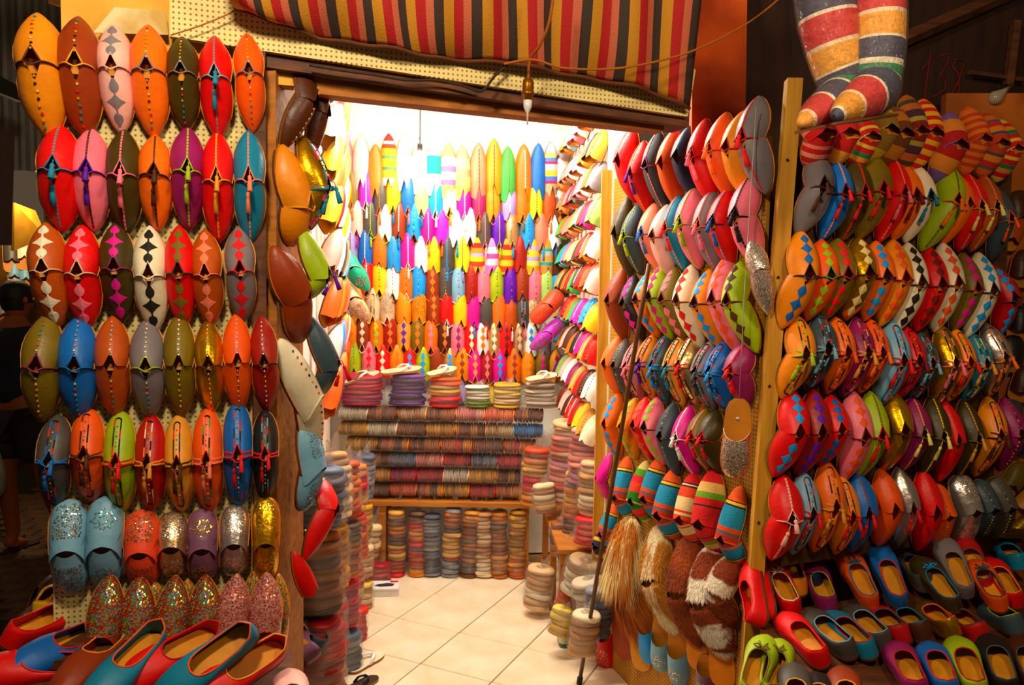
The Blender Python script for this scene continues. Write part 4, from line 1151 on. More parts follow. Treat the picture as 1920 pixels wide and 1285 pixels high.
# ------------------------------------------------------------------ bagged stock
def layer_mesh(v):
    k = ('layer', v)
    if k not in CACHE:
        mb = MB(); n = 22; rnd = random.Random(v)
        prof = [(.80, .0), (.98, .12), (1.0, .35), (.97, .62), (.88, .86), (.6, 1.0)]
        vs = [(math.copysign(abs(math.cos(2 * math.pi * i / n)) ** .8, math.cos(2 * math.pi * i / n)) * r, math.sin(2 * math.pi * i / n) * r * (1 + .12 * math.cos(2 * math.pi * i / n)), z) for r, z in prof for i in range(n)]
        mb.add(vs, [(r * n + i, r * n + (i + 1) % n, (r + 1) * n + (i + 1) % n, (r + 1) * n + i) for r in range(len(prof) - 1) for i in range(n)] + [tuple(range(n))[::-1], tuple((len(prof) - 1) * n + i for i in range(n))])
        CACHE[k] = mb.mesh('slipper_layer')
    return CACHE[k]
def wrap_mesh(v):
    k = ('wrap', v)
    if k not in CACHE:
        mb = MB(); rnd = random.Random(v); n = 28; rows = 18; vs = []
        for r in range(rows + 1):
            t = r / rows; e = min(1, (t * 9) ** .5, ((1 - t) * 7 + .02) ** .5)
            for i in range(n):
                a = 2 * math.pi * i / n; q = 1.07 * e * (1 + .07 * noise.noise(Vector((math.cos(a) * 2.2 + v * 7, math.sin(a) * 2.2, t * 9))))
                vs.append((q * math.cos(a), q * math.sin(a), -.02 + 1.06 * t))
        # twisted mouth of the bag
        mb.add(vs, [(r * n + i, r * n + (i + 1) % n, (r + 1) * n + (i + 1) % n, (r + 1) * n + i) for r in range(rows) for i in range(n)])
        mb.tube([(0, 0, 1.0), (.1, .05, 1.06), (.25, .1, 1.10), (.4, .2, 1.11)], [.25, .10, .16, .22], 9)
        CACHE[k] = mb.mesh('plastic_wrap')
    return CACHE[k]
PLAS = plastic()
PAL = {'mix': ['B8642C', 'C8343A', 'D88A3C', '6A4A3A', '8A8A90', 'C87A4A', 'B84A2A', 'D8A860'], 'brown': ['8A4A20', 'B06A30', '6A3A1C', 'C88A4A', '9A5A2C', '5A4A40'], 'orange': ['D8640C', 'C84A10', 'E07A1C', 'B8501C'],
       'grey': ['6A6A78', '8A8A94', '5A6A80', 'A8A4A0', '4A5060'], 'red': ['B81810', 'C8281C', '9A1410', 'D03A2A'], 'gold': ['C89018', 'E0A828', 'B07C14', 'D89A30', 'C86A3A'], 'pink': ['D8887A', 'C86A6A', 'E0A890', 'B87A8A', 'C8503A', 'D8B088'],
       'cream': ['D8B088', 'E0C8A0', 'C89A6A', 'B8845A', 'E8D4B4'], 'blue': ['1A6AA0', '2A88C0', '3A5A88', '4A98C8'], 'magenta': ['B81060', 'C81850', 'A01058', 'C02840'], 'purple': ['5A2A70', '6A3A80', '4A2468', '7A4A90'],
       'yellow': ['D8B030', 'E8CC70', 'C89A28', 'D88A28', 'E0C090'], 'green': ['7AA018', '8AB020', '6A8A18', 'E8E0D0'], 'white': ['E0D4C0', 'C8B8A0', 'D8C8B0', 'A88A6A'], 'sunny': ['C82828', 'D8303A', 'E0A020', 'E8B828', 'D8C080', 'E06018', 'E8701C']}
GBAG = 'bags of stock on the shop floor'
def bag(base, R, hgt, pal, label, n=None, ratio=.7, lean=(0, 0), rot=0, group=GBAG, wrap=True, name='bagged_slippers', squash=1.0):
    base = Vector(base); n = n or max(4, int(hgt / .024)); rnd = random.Random(len(LABELS)); ax = Vector((lean[0], lean[1], 1)).normalized()
    M = frame(base, ax.cross(Vector((math.cos(rot), math.sin(rot), 0))), ax)
    r = thing(name, label, 'bag' if wrap else 'stack', M, group); th = hgt / n; cs = PAL[pal]
    run = 0; c = cs[0]
    for i in range(n):
        if pal == 'sunny': c = cs[min(len(cs) - 1, int(i / n * len(cs)))]
        elif run <= 0: c = rnd.choice(cs); run = rnd.choice((1, 1, 2, 3))
        run -= 1
        q = R * rnd.uniform(.90, 1.0)
        link('slipper_layer', layer_mesh(i % 3), leather(c, .5, .2, .08), r, Matrix.Translation((rnd.uniform(-.09, .09) * R, rnd.uniform(-.1, .1) * R, i * th)) @ Matrix.Rotation(rnd.uniform(-.12, .12) + (math.pi if i % 2 else 0), 4, 'Z') @ Matrix.Rotation(rnd.uniform(-.15, .15), 4, 'X') @ scl(q, q * ratio, th * 1.12))
    if wrap: link('plastic_wrap', wrap_mesh(len(LABELS) % 5), PLAS, r, scl(R, R * ratio * 1.05, hgt))
    return r
# counter against the back wall
YC = 4.21
def C_(px, py, y=YC): return on_y(px, py, y)
zs = C_(830, 941).z
ctr = thing('wooden_counter', 'low wooden counter against the back wall under wrapped bundles', 'counter')
xl, xr = C_(640, 941).x, C_(992, 941).x
mb = MB(); mb.box(((xl + xr) / 2, YC + .095, zs - .012), (xr - xl, .23, .024)); link('counter_plank', mb.mesh('counter_plank', False), WOOD_MID, ctr)
for x in (C_(672, 941).x, C_(716, 941).x, xr - .02): 
    mb = MB(); beam(mb, (x, YC + .02, 0), (x, YC + .02, zs - .024), .045, .04); link('leg', mb.mesh('leg', False), WOOD_MID, ctr)
    mb = MB(); beam(mb, (x, YC + .17, 0), (x, YC + .17, zs - .024), .045, .04); link('leg', mb.mesh('leg', False), WOOD_MID, ctr)
for i, (x, top, pal) in enumerate([(742, 946, 'mix'), (782, 950, 'mix'), (808, 955, 'grey'), (843, 944, 'mix'), (878, 948, 'brown'), (906, 950, 'cream'), (936, 950, 'brown'), (968, 948, 'gold')]):
    b = on_z(x, 1080, 0); b.y = YC + .02; b.x = C_(x, 1080).x; h_ = C_(x, top, b.y).z
    bag((b.x, b.y, .002), .052, h_ - .03, pal, f'tall bag of stacked slippers on the floor, {ORD[i]} from left under the counter', 17, .9, (random.uniform(-.05, .05), 0))
bag((C_(690, 1060).x, YC - .03, .002), .055, .30, 'cream', 'short bag of slippers at the dark end under the counter', 10, .9, (.1, 0))
bag((C_(716, 1070).x, YC - .08, .002), .06, .10, 'red', 'slumped bag of red slippers on the floor before the counter', 5, 1.0)
# wrapped bundles lying on their side, in six courses
def bundle_mesh(v):
    k = ('bundle', v)
    if k not in CACHE:
        mb = MB(); rnd = random.Random(v * 13 + 5); n = 17; c = 0
        for i in range(n):
            x = -.5 + (i + .5) / n; m = 14; rr = rnd.uniform(.9, 1.0)
            if rnd.random() < .45: c = rnd.randrange(4)
            tl = rnd.uniform(-.02, .03)
            prof = [(-.5, .75), (-.25, 1), (.25, 1), (.5, .75)]
            vs = [(x + d * 1.05 / n + tl * math.sin(2 * math.pi * j / m), .5 * math.cos(2 * math.pi * j / m) * rr * r, .5 * math.sin(2 * math.pi * j / m) * rr * r) for d, r in prof for j in range(m)]
            mb.add(vs, [(q * m + j, q * m + (j + 1) % m, (q + 1) * m + (j + 1) % m, (q + 1) * m + j) for q in range(3) for j in range(m)] + [tuple(range(m))[::-1], tuple(3 * m + j for j in range(m))], c)
        CACHE[k] = mb.mesh('slipper_layers')
        mb = MB(); n = 20; rows = 22; vs = []
        for r in range(rows + 1):
            t = r / rows; e = min(1, (t * 14 + .02) ** .5, ((1 - t) * 14 + .02) ** .5)
            for i in range(n):
                a = 2 * math.pi * i / n; q = .545 * e * (1 + .05 * noise.noise(Vector((math.cos(a) * 2 + v * 5, math.sin(a) * 2, t * 14))))
                vs.append((-.53 + 1.06 * t, q * math.cos(a), q * math.sin(a)))
        mb.add(vs, [(r * n + i, r * n + (i + 1) % n, (r + 1) * n + (i + 1) % n, (r + 1) * n + i) for r in range(rows) for i in range(n)])
        CACHE[('bw', v)] = mb.mesh('plastic_wrap')
    return CACHE[k], CACHE[('bw', v)]
ztop = C_(830, 767).z; ph = (ztop - zs) / 6
courses = [('top', 632, 1018, ['white', 'brown', 'cream', 'brown', 'pink', 'orange', 'brown']), ('second', 632, 1018, ['gold', 'white', 'brown', 'gold', 'brown', 'cream', 'blue']), ('third', 645, 1005, ['gold', 'mix', 'brown', 'mix', 'brown', 'mix']),
           ('fourth', 674, 985, ['brown', 'grey', 'pink', 'red', 'grey', 'red']), ('fifth', 680, 978, ['gold', 'magenta', 'red', 'white', 'gold', 'brown']), ('lowest', 680, 980, ['brown', 'orange', 'mix', 'gold', 'red', 'mix'])]
for r, (nm, x0, x1, pals) in enumerate(courses):
    zc = ztop - (r + .5) * ph; a = C_(x0, 850).x; b = C_(x1, 850).x; wd = (b - a) / len(pals)
    for i, p in enumerate(pals):
        cs = PAL[p]; sh, wr = bundle_mesh((r * 3 + i) % 5)
        t = thing('wrapped_bundle', f'{p if p != "mix" else "mixed"} slipper bundle in plastic, {ORD[i]} from left, {nm} course on counter', 'bundle', Matrix.Translation((a + wd * (i + .5), YC + .10 + random.uniform(-.008, .008), zc)) @ scl(wd * .99, .17, ph * .94), 'wrapped bundles on the counter')
        link('slipper_layers', sh, [leather(cs[k % len(cs)], .5, .2, .08) for k in range(4)], t, None, 'stuff'); link('plastic_wrap', wr, PLAS, t)
# open stacks of slippers on top of the bundles
for i, (x0, x1, top, p, nm) in enumerate([(632, 716, 706, 'magenta', 'magenta and red'), (722, 795, 706, 'purple', 'purple'), (798, 864, 712, 'sunny', 'orange over yellow and red'), (868, 920, 728, 'green', 'white over green'), (924, 978, 724, 'yellow', 'yellow'), (982, 1046, 722, 'white', 'cream')]):
    a, b = C_(x0, 765), C_(x1, 765); h_ = C_(x0, top).z - ztop
    bag(((a.x + b.x) / 2, YC + .10, ztop + .004), (b.x - a.x) / 2 * .98, h_, p, f'stack of {nm} slippers on top of the wrapped bundles', 8, .72, group='stacks on the counter', wrap=True, name='slipper_stack')
for i, (x0, y0, x1, y1, w1) in enumerate([(634, 722, 712, 700, 'bare'), (712, 702, 790, 692, 'glittering'), (800, 706, 856, 692, 'white'), (985, 716, 1044, 704, 'folded white')]):
    H, P = C_(x0, y0, YC + .02), C_(x1, y1, YC + .10); y = P - H
    r = thing('strap_sandal', f'{w1} strap sandal lying on the counter stacks, {ORD[i]} from left', 'sandal', frame((H + P) / 2, y, (0, -.3, 1)) @ scl(.9, y.length / .25, 1), 'sandals on the stacks')
    link('sole', CACHE['sandal'][0], [leather('D8C0A0'), leather('B08A60')], r); link('strap', CACHE['sandal'][1], leather('white' if i else 'cream', .35), r)
# bags along the right-hand wall
for px, py, y, R, h_, p, lab, lean in [(1000, 946, 4.02, .075, .30, 'mix', 'bag of dark and coral slippers standing beside the counter', (.05, 0)), (1052, 946, 3.92, .085, .43, 'pink', 'tall bag of pink slippers behind the open coral bag', (.08, 0)),
    (1022, 962, 3.86, .06, .15, 'cream', 'bag of tan slippers sagging over the shelf end', (-.1, 0)), (1092, 905, 3.62, .075, .26, 'pink', 'bag of coral and cream slippers, highest by right-hand wall', (.05, 0)), (1072, 1000, 3.66, .05, .30, 'mix', 'slim bag of mixed slippers below the coral bag', (.04, 0)),
    (1112, 965, 3.42, .075, .24, 'cream', 'bag of cream soles beside the door pole', (.03, 0)), (1108, 1020, 3.40, .075, .12, 'red', 'bag of red slippers under the cream soles', (.02, 0)), (1046, 1040, 3.72, .045, .16, 'brown', 'small bag of brown slippers over the shelf leg', (0, 0)),
    (1063, 1062, 3.60, .05, .14, 'grey', 'grey bag of wrapped slippers at knee height', (.1, 0)), (1005, 1138, 3.72, .07, .20, 'cream', 'bag of upright cream slippers on the floor tiles', (.12, 0)), (1084, 1110, 3.34, .085, .16, 'white', 'crumpled white bag on the pile by the door', (.2, -.2)),
    (1110, 1150, 3.22, .075, .15, 'white', 'white wrapped soles stacked under the pole', (-.15, 0)), (1056, 1150, 3.40, .055, .13, 'orange', 'bag of rust slippers low by the door', (.3, 0)), (1046, 1190, 3.30, .05, .12, 'yellow', 'bag of yellow slippers behind the green bottle', (.2, 0)), (1092, 1225, 3.05, .06, .17, 'cream', 'bag of beige slippers at the foot of the pole', (.05, 0)),
    (1120, 1190, 3.12, .06, .2, 'grey', 'grey and violet bag between pole and door trim', (0, 0))]:
    b = on_y(px, py, y); b.z = max(b.z, .003); bag(b, R, h_, p, lab, None, .75, lean, random.uniform(-.4, .4))
# columns of bags along the left-hand wall, from the tiles up
for ci, (px, y, R, segs) in enumerate([(597, 2.55, .088, [(.26, 'blue', 'bright blue'), (.24, 'red', 'dark red'), (.28, 'brown', 'brown soled'), (.22, 'grey', 'grey topped')]),
    (622, 2.85, .075, [(.20, 'mix', 'red and navy'), (.26, 'red', 'crimson'), (.26, 'gold', 'gold soled'), (.26, 'cream', 'cream soled')]),
    (644, 3.15, .066, [(.18, 'grey', 'grey mule'), (.22, 'magenta', 'crimson mule'), (.24, 'brown', 'brown mule'), (.24, 'orange', 'orange soled')]),
    (662, 3.45, .062, [(.16, 'red', 'scarlet mule'), (.20, 'pink', 'pink'), (.22, 'orange', 'orange'), (.22, 'mix', 'mixed')]),
    (675, 3.80, .058, [(.15, 'yellow', 'yellow'), (.18, 'cream', 'beige mule'), (.20, 'gold', 'ochre'), (.24, 'grey', 'dark blue')])]):
    z = .003; b = on_y(px, 1000, y)
    for k, (h_, p, nm) in enumerate(segs):
        bag((b.x + random.uniform(-.012, .012), y + random.uniform(-.015, .015), z), R * random.uniform(.9, 1.05), h_ - .02, p, f'bag of {nm} slippers, {ORD[k]} from the floor, {ORD[ci]} column behind the door edge', None, .8, (random.uniform(-.05, .06), 0), random.uniform(-.5, .5)); z += h_ + .006
# low shelving that carries the bags at both sides
for nm, lab, pl, u0, u1, zz in [('side_shelf', 'rough wooden shelf holding bags along right-hand wall', INR, .45, 1.25, .42)]:
    t = thing(nm, lab, 'shelf')
    mb = slab(pl, u0, u1, zz, zz + .02, .17, .18); link('shelf_plank', mb.mesh('shelf_plank', False), WOOD_MID, t)
    for u in (u0 + .03, (u0 + u1) / 2, u1 - .03):
        mb = slab(pl, u - .02, u + .02, 0, zz, .03, .17); link('leg', mb.mesh('leg', False), WOOD_MID, t)
# shoe box and green bottle on the tiles
c = on_z(720, 1112, 0); r = thing('shoe_box', 'flat white printed shoe box on the tiles by left-hand stock', 'box', Matrix.Translation(c) @ Matrix.Rotation(.12, 4, 'Z'))
mb = MB(); mb.box((0, 0, .018), (.15, .11, .036)); link('box_body', mb.mesh('box_body', False), leather('D8D0CC', .5, .1, 0), r)
mb = MB(); mb.box((0, 0, .039), (.155, .115, .008)); lid = link('lid', mb.mesh('lid', False), leather('E4DEDA', .45, .06, 0), r)
mb = MB(); mb.add([(-.05, -.01, .0436), (-.02, -.028, .0436), (.045, -.022, .0436), (.055, .01, .0436), (.02, .022, .0436), (-.03, .012, .0436)], [tuple(range(6))]); link('printed_shoe', mb.mesh('printed_shoe', False), leather('2A2A34', .5, 0, 0), lid)
mb = MB(); mb.add([(.03, .03, .0436), (.072, .03, .0436), (.072, .052, .0436), (.03, .052, .0436)], [(0, 1, 2, 3)]); link('printed_patch', mb.mesh('printed_patch', False), leather('C82010', .5, 0, 0), lid)
c = on_z(1058, 1212, 0); r = thing('glass_bottle', 'small green glass bottle standing on the tiles by the bags', 'bottle', Matrix.Translation(c))
mb = MB(); mb.lathe([(.024, 0), (.026, .006), (.026, .07), (.02, .09), (.011, .105), (.011, .12)], 16); gm, nt, b = nmat('green glass'); b.inputs['Base Color'].default_value = (.12, .45, .10, 1); b.inputs['Roughness'].default_value = .08; b.inputs['Transmission Weight'].default_value = .7
link('bottle_glass', mb.mesh('bottle_glass'), gm, r)
mb = MB(); mb.lathe([(.0265, .02), (.0268, .022), (.0268, .05), (.0265, .052)], 16); link('paper_band', mb.mesh('paper_band'), leather('C8D0B8', .7, .1, 0), r)
# ------------------------------------------------------------------ fur slippers and toe-down singles low on the right board
def fur_mesh(shape, ln, n, seed, droop):
    k = ('fur', shape, ln, n, seed, droop)
    if k not in CACHE:
        mb = MB(); rnd = random.Random(seed); vs = []; fs = []
        for i in range(n):
            t = rnd.random() ** .75 * .98 + .01; u = rnd.uniform(-.97, .97); p = surf(shape, u, t); e1 = (surf(shape, u + .05, t) - p); e2 = surf(shape, u, t + .03) - p
            nn = e1.cross(e2).normalized()
            if nn.z < 0: nn = -nn
            d = (nn * .55 + Vector((rnd.uniform(-.35, .35), -droop, rnd.uniform(-.2, .2)))).normalized(); l = ln * rnd.uniform(.5, 1.15); s = d.cross(nn)
            s = s.normalized() * (.0009 + ln * .012) if s.length > 1e-4 else Vector((.001, 0, 0)); g_ = Vector((0, -droop * .5, -.25)) * l
            b = len(vs); m = p + d * l * .5; q = p + d * l + g_
            vs += [p - s, p + s, m - s * .8, m + s * .8, q]; fs += [(b, b + 1, b + 3, b + 2), (b + 2, b + 3, b + 4)]
        mb.add(vs, fs); CACHE[k] = mb.mesh('fur', False)
    return CACHE[k]
GFU = 'fur slippers low on the right board'
def furpair(tip, bot, mats, lab, ln, n, W=.10, split=.52, bulge=.055, low=True):
    Pt = RIGHT.hit(*tip, .02); Pb = RIGHT.hit(*bot, .02); J = Pt.lerp(Pb, split) + RIGHT.n * bulge
    for i in range(2 if low else 1):
        y = (Pt if i == 0 else Pb) - J; s = y.length / L0
        r = thing('fur_slipper', f'{lab}, toe {"up" if i == 0 else "down"}', 'slipper', frame(J, y, RIGHT.n + RIGHT.a * .5) @ scl(W / W0, s, W / W0), GFU)
        link('upper', upper_mesh('soft', 'plain'), mats[i], r); link('sole', sole_mesh('soft', .03), [SOLE, INSOLE], r)
        link('fur', fur_mesh('soft', ln, n, 3 + i, .8 if i == 0 else -.8), mats[i], r, None, 'stuff')
FGOLD = mottled('gold fur', 'B8701C', 'F0DCA0', 26, .9, .4, .6, 0, (1, .25, 1)); FBEI = mottled('beige pelt', 'B87828', 'EEDDB4', 9, .9, .45, .52, 0, (1.6, .5, 1)); FBRN = mottled('brown pelt', '6A2E08', '9A4A10', 12, .9, .4, .6, 0)
FWB = mottled('white and brown pelt', 'EFE2CC', '8A3C0C', 7, .9, .48, .52, 0, (.6, 1.2, 1)); FBW = mottled('brown and white pelt', '8A3C0C', 'EFE2CC', 7, .9, .50, .54, 0, (.6, 1.3, 1)); FRED = mottled('russet fur', '8A4208', 'C87820', 26, .9, .4, .6, 0, (1, .25, 1))
furpair((1186, 962), (1204, 1168), [FGOLD, FRED], 'long haired golden goat fur slipper on right board', .075, 2600, .10)
furpair((1238, 985), (1272, 1182), [FBEI, FBEI], 'beige and cream pelt slipper on right board', .014, 2600, .12)
furpair((1300, 1000), (1316, 1206), [FBRN, FBRN], 'plain brown pelt slipper on right board', .011, 2600, .12)
furpair((1340, 1020), (1366, 1225), [FWB, FBW], 'white and brown pelt slipper beside the post', .014, 2600, .12)
furpair((1380, 1040), (1372, 1170), [FWB, FBRN], 'smaller white tipped pelt slipper tucked behind the post', .012, 1800, .09)
GS = 'single slippers hung toe down along the foot of the right board'
for heel, toe, sp, c, dec, lab, face in [((1134, 1150), (1133, 1260), .42, 'red', 'seq:rose:a', 'red sequined slipper with silver heel', 1), ((1158, 1110), (1172, 1238), .4, 'brown', 'plain', 'brown sole of a slipper turned face in', -1), ((1196, 1170), (1206, 1258), .35, 'tan', 'plain', 'tan sole of a slipper turned face in', -1),
    ((1212, 1150), (1218, 1245), .35, 'sky blue', 'plain', 'bright blue slipper behind the tan sole', 1), ((1243, 1148), (1238, 1258), .5, 'light blue', 'seq:silver:c', 'light blue slipper with silver flower, first of two', 1), ((1270, 1178), (1274, 1288), .45, 'light blue', 'seq:silver:c', 'light blue slipper with silver flower, lower of two', 1),
    ((1306, 1170), (1314, 1258), .4, 'amber', 'plain', 'yellow sole of a slipper under brown pelt', -1), ((1330, 1230), (1325, 1300), .4, 'mauve', 'seq:ice:c', 'mauve sequined slipper at the bottom edge', 1), ((1352, 1190), (1356, 1290), .4, 'amber', 'plain', 'yellow sole of a slipper nearest the post', -1)]:
    Ph, Pt = RIGHT.hit(*heel, .03), RIGHT.hit(*toe, .02); J = Ph.lerp(Pt, sp); y = Pt - J; s = y.length / L0; tail = (Ph - J).length / s
    r = slipper(frame(J, y, (RIGHT.n + RIGHT.a * .7) * face) @ scl(.95, s, .9), c, dec, f'{lab}, hung low on right board', GS, c, 'round', 'wide', False, round(tail, 3), None, True)
    if face < 0:
        for ch in r.children:
            if ch.name.startswith('sole'): ch.material_slots[0].material = leather(c, .6)
# silver mule hanging from a thread at the post
Ph, Pt = POST.hit(1386, 748, .03), POST.hit(1376, 896, .03); J = Ph.lerp(Pt, .50); y = Pt - J; s = y.length / L0
m_ = slipper(frame(J, y, POST.n + Vector((-.3, 0, .15))) @ scl(.95, s, .9), 'champagne', 'seq:silver:b', 'silver sequined mule hanging heel up from a thread beside the post', 'silver slippers hanging at the post', 'champagne', 'round', 'wide', False, round((Ph - J).length / s, 3))
mb = MB(); mb.lathe([(.006, 0), (.006, .002), (.002, .004)], 10); link('heel_gem', mb.mesh('heel_gem'), leather('E8ECF0', .1, 0, 0, 60, .5), m_, Matrix.Translation((0, -.07, .001)))
mb = MB(); mb.tube([Ph, POST.hit(1395, 560, .02), POST.hit(1418, 200, .02)], .0012, 5); th_ = link('hanging_thread', mb.mesh('hanging_thread'), leather('B0A8A0', .6, 0, 0)); tag(th_, 'thin pale thread from which the silver mule hangs', 'thread')

# ------------------------------------------------------------------ awning, cables, lamp
aw = MB(); NU, NV = 110, 14; bx = [445, 520, 600, 700, 800, 960, 1100, 1200, 1297]; by = [16, 42, 66, 84, 102, 118, 142, 165, 200]
vs = []; 
for j in range(NV + 1):
    v = j / NV
    for i in range(NU + 1):
        u = i / NU; px = 445 + (1297 - 445) * u; a = FACADE.hit(px, float(np.interp(px, bx, by)), .055); b = FACADE.hit(395 + 935 * u, -160, .20)
        p = a.lerp(b, v); p.z -= .05 * math.sin(v * math.pi) * (1 + .4 * math.sin(u * 17)); p += FACADE.n * (.008 * math.sin(u * 60) + .012 * math.sin(u * 23 + v * 3)); vs.append(p)
fs = [(j * (NU + 1) + i, j * (NU + 1) + i + 1, (j + 1) * (NU + 1) + i + 1, (j + 1) * (NU + 1) + i) for j in range(NV) for i in range(NU)]
aw.add(vs, fs); vi = {tuple(p): ((k % (NU + 1)) / NU, (k // (NU + 1)) / NV) for k, p in enumerate(vs)}
AWM = ramp_mat('awning stripes', [(0, 'B07C2C'), (.28, '9C100C'), (.54, 'B0604A'), (.74, '30221A')], 0, 1 / 13.0, 'UV', .8, .25)
awm = aw.mesh('cloth', True, lambda v: vi[tuple(v)])
awn = thing('striped_awning', 'red, tan and black striped cloth awning sagging above the lintel', 'awning'); cl = link('cloth', awm, AWM, awn)
md = cl.modifiers.new('thickness', 'SOLIDIFY'); md.thickness = .003
mb = MB(); mb.tube([Vector(vs[i]) - Vector((0, 0, .003)) for i in range(0, NU + 1, 2)], .006, 6); link('hem', mb.mesh('hem'), leather('5A3010', .8, .2, .1), awn)
def cable(pts, r, label, mat, off=.06, pl=FACADE):
    P = [pl.hit(x, y, off + (o[0] if o else 0)) for x, y, *o in pts]; Q = []
    for i in range(len(P) - 1):
        p0, p1, p2, p3 = P[max(i - 1, 0)], P[i], P[i + 1], P[min(i + 2, len(P) - 1)]
        for k in range(6):
            t = k / 6; Q.append(.5 * ((2 * p1) + (p2 - p0) * t + (2 * p0 - 5 * p1 + 4 * p2 - p3) * t * t + (3 * p1 - p0 - 3 * p2 + p3) * t ** 3))
    mb = MB(); mb.tube(Q + [P[-1]], r, 6); o = link('electric_cable', mb.mesh('electric_cable'), mat); tag(o, label, 'cable', 'cables above the door'); return o
CB = leather('9A5C1C', .6, .15, 0); CD = leather('2A1A10', .6, .1, 0)
cable([(1040, -30, .16), (1030, 40, .12), (1012, 85, .07), (994, 112, .02), (990, 158)], .004, 'brown lamp cord running up over the awning', CB, .10)
cable([(945, 120), (1000, 112), (1060, 128), (1160, 128), (1260, 108), (1330, 82), (1410, 38), (1470, -10)], .003, 'tan rope strung from the awning across the orange pier', CB, .15)
cable([(880, 165), (905, 170), (930, 140), (960, 118), (1000, 110)], .004, 'dark cable looping on the pegboard lintel', CD, .05)
cable([(580, 122), (640, 132), (700, 140), (760, 150), (830, 152), (905, 172)], .0035, 'dark cable sagging along the wooden beam', CD, .03)
cable([(320, 66), (370, 50), (420, 30), (450, 14)], .0018, 'thin cord tied from pegboard corner to awning', CB, .05)
lp = FACADE.hit(990, 168, .10); M = Matrix.Translation(lp)
r = thing('hanging_lamp_holder', 'brass lamp holder with clear tip hanging before the lintel', 'lamp', M)
mb = MB(); mb.lathe([(.006, .03), (.013, .025), (.015, .012), (.015, -.006), (.017, -.008), (.017, -.014), (.013, -.016), (.012, -.028)], 14); link('socket', mb.mesh('socket'), leather('8A5A1C', .35, .2, 0, 60, .7), r)
mb = MB(); mb.lathe([(.012, -.028), (.011, -.045), (.006, -.055), (.0025, -.06), (.002, -.09)], 12); link('glass_tip', mb.mesh('glass_tip'), leather('D8D8DC', .2, .05, 0), r)
# bulb burning inside the shop and its cord; fluorescent battens on the ceiling
bp_ = on_y(787, 300, 4.2)
r = thing('light_bulb', 'glaring bare bulb hanging in front of the back wall', 'bulb', Matrix.Translation(bp_))
mb = MB(); mb.lathe([(.004, .05), (.014, .045), (.022, .03), (.038, .0), (.036, -.02), (.022, -.038), (.006, -.044)], 18); link('glass', mb.mesh('glass'), emit('bulb glow', (1, .93, .8), 90), r)
mb = MB(); mb.lathe([(.012, .085), (.014, .08), (.014, .045)], 12); link('socket', mb.mesh('socket'), leather('2A2018', .5, 0, 0), r)
mb = MB(); mb.tube([(0, 0, .08), (0, 0, 2.85 - bp_.z)], .003, 6); link('cord', mb.mesh('cord'), CD, r)
for nm, loc, rot in (('fluorescent batten across the ceiling near the door', (-.25, 3.05, 2.72), .2), ('fluorescent batten across the ceiling near the back wall', (-.3, 4.0, 2.76), .15)):
    r = thing('fluorescent_batten', nm, 'lamp', Matrix.Translation(loc) @ Matrix.Rotation(rot, 4, 'Z'))
    mb = MB(); mb.box((0, 0, .06), (1.25, .07, .06)); link('housing', mb.mesh('housing', False), leather('E8E8E4', .5, 0, 0), r)
    mb = MB(); mb.tube([(-.58, 0, .015), (.58, 0, .015)], .013, 10); link('tube', mb.mesh('tube'), emit('tube glow ' + nm[-4:], (1, .96, .88), 12), r)

# ------------------------------------------------------------------ striped boots hanging in plastic
BOOT = ramp_mat('boot stripes', [(0, '1E7A50'), (.10, 'E8D8C0'), (.13, '34324E'), (.34, 'E8D8C0'), (.37, 'C02A0C'), (.58, 'E8D0B0'), (.61, 'E0A010'), (.78, 'E8D8C0'), (.80, '34324E'), (.95, 'E8D8C0')], 1, 1.0, 'UV', .6, .3)
def boot(path, radii, label, y0, phase, heel_toe):
    """path in photo pixels with a depth step each: shaft from above, ankle, instep, toe"""
    P = [on_y(px, py, y0 + dy) for px, py, dy in path]; n = 26; Q = []; R = []
    for i in range(len(P) - 1):
        p0, p1, p2, p3 = P[max(i - 1, 0)], P[i], P[i + 1], P[min(i + 2, len(P) - 1)]
        for k in range(6):
            t = k / 6; Q.append(.5 * ((2 * p1) + (p2 - p0) * t + (2 * p0 - 5 * p1 + 4 * p2 - p3) * t * t + (3 * p1 - p0 - 3 * p2 + p3) * t ** 3)); R.append(radii[i] + (radii[i + 1] - radii[i]) * t)
    Q.append(P[-1]); R.append(radii[-1])
    def build(k):
        mb = MB(); mb.tube(Q, [r_ * k for r_ in R], n); return mb
    mb = build(1.0); acc = [0]
    for a, b in zip(Q, Q[1:]): acc.append(acc[-1] + (b - a).length)
    me = bpy.data.meshes.new('boot_upper'); me.from_pydata(mb.v, [], mb.f); me.polygons.foreach_set('use_smooth', [True] * len(mb.f))
    ul = me.uv_layers.new(name='UVMap')
    for l in me.loops: ul.data[l.index].uv = ((l.vertex_index % n) / n, acc[l.vertex_index // n] / .30 + phase)
    r = thing('striped_boot', label, 'boot', None, 'striped boots above the far-right board'); link('boot_upper', me, BOOT, r)
    a, b = heel_toe; a = on_y(a[0], a[1], y0 + a[2]); b = on_y(b[0], b[1], y0 + b[2]); ax = b - a; sd = ax.cross(Vector((0, 0, 1))).normalized(); sb = MB(); m = 24; sl = []
    for i in range(m):
        g_ = 2 * math.pi * i / m; s_ = .5 - .5 * math.cos(g_); sl.append(a + ax * s_ + sd * math.copysign(abs(math.sin(g_)) ** .7, math.sin(g_)) * (.030 + .012 * s_ - .018 * max(0, s_ - .7) / .3))
    sb.add(sl + [v - Vector((0, 0, .006)) for v in sl], [tuple(range(m)), tuple(range(2 * m - 1, m - 1, -1))] + [(i, (i + 1) % m, m + (i + 1) % m, m + i) for i in range(m)])
    link('sole', sb.mesh('sole', False), SOLE, r)
    wb = build(1.07); link('plastic_wrap', wb.mesh('plastic_wrap'), PLAS, r)
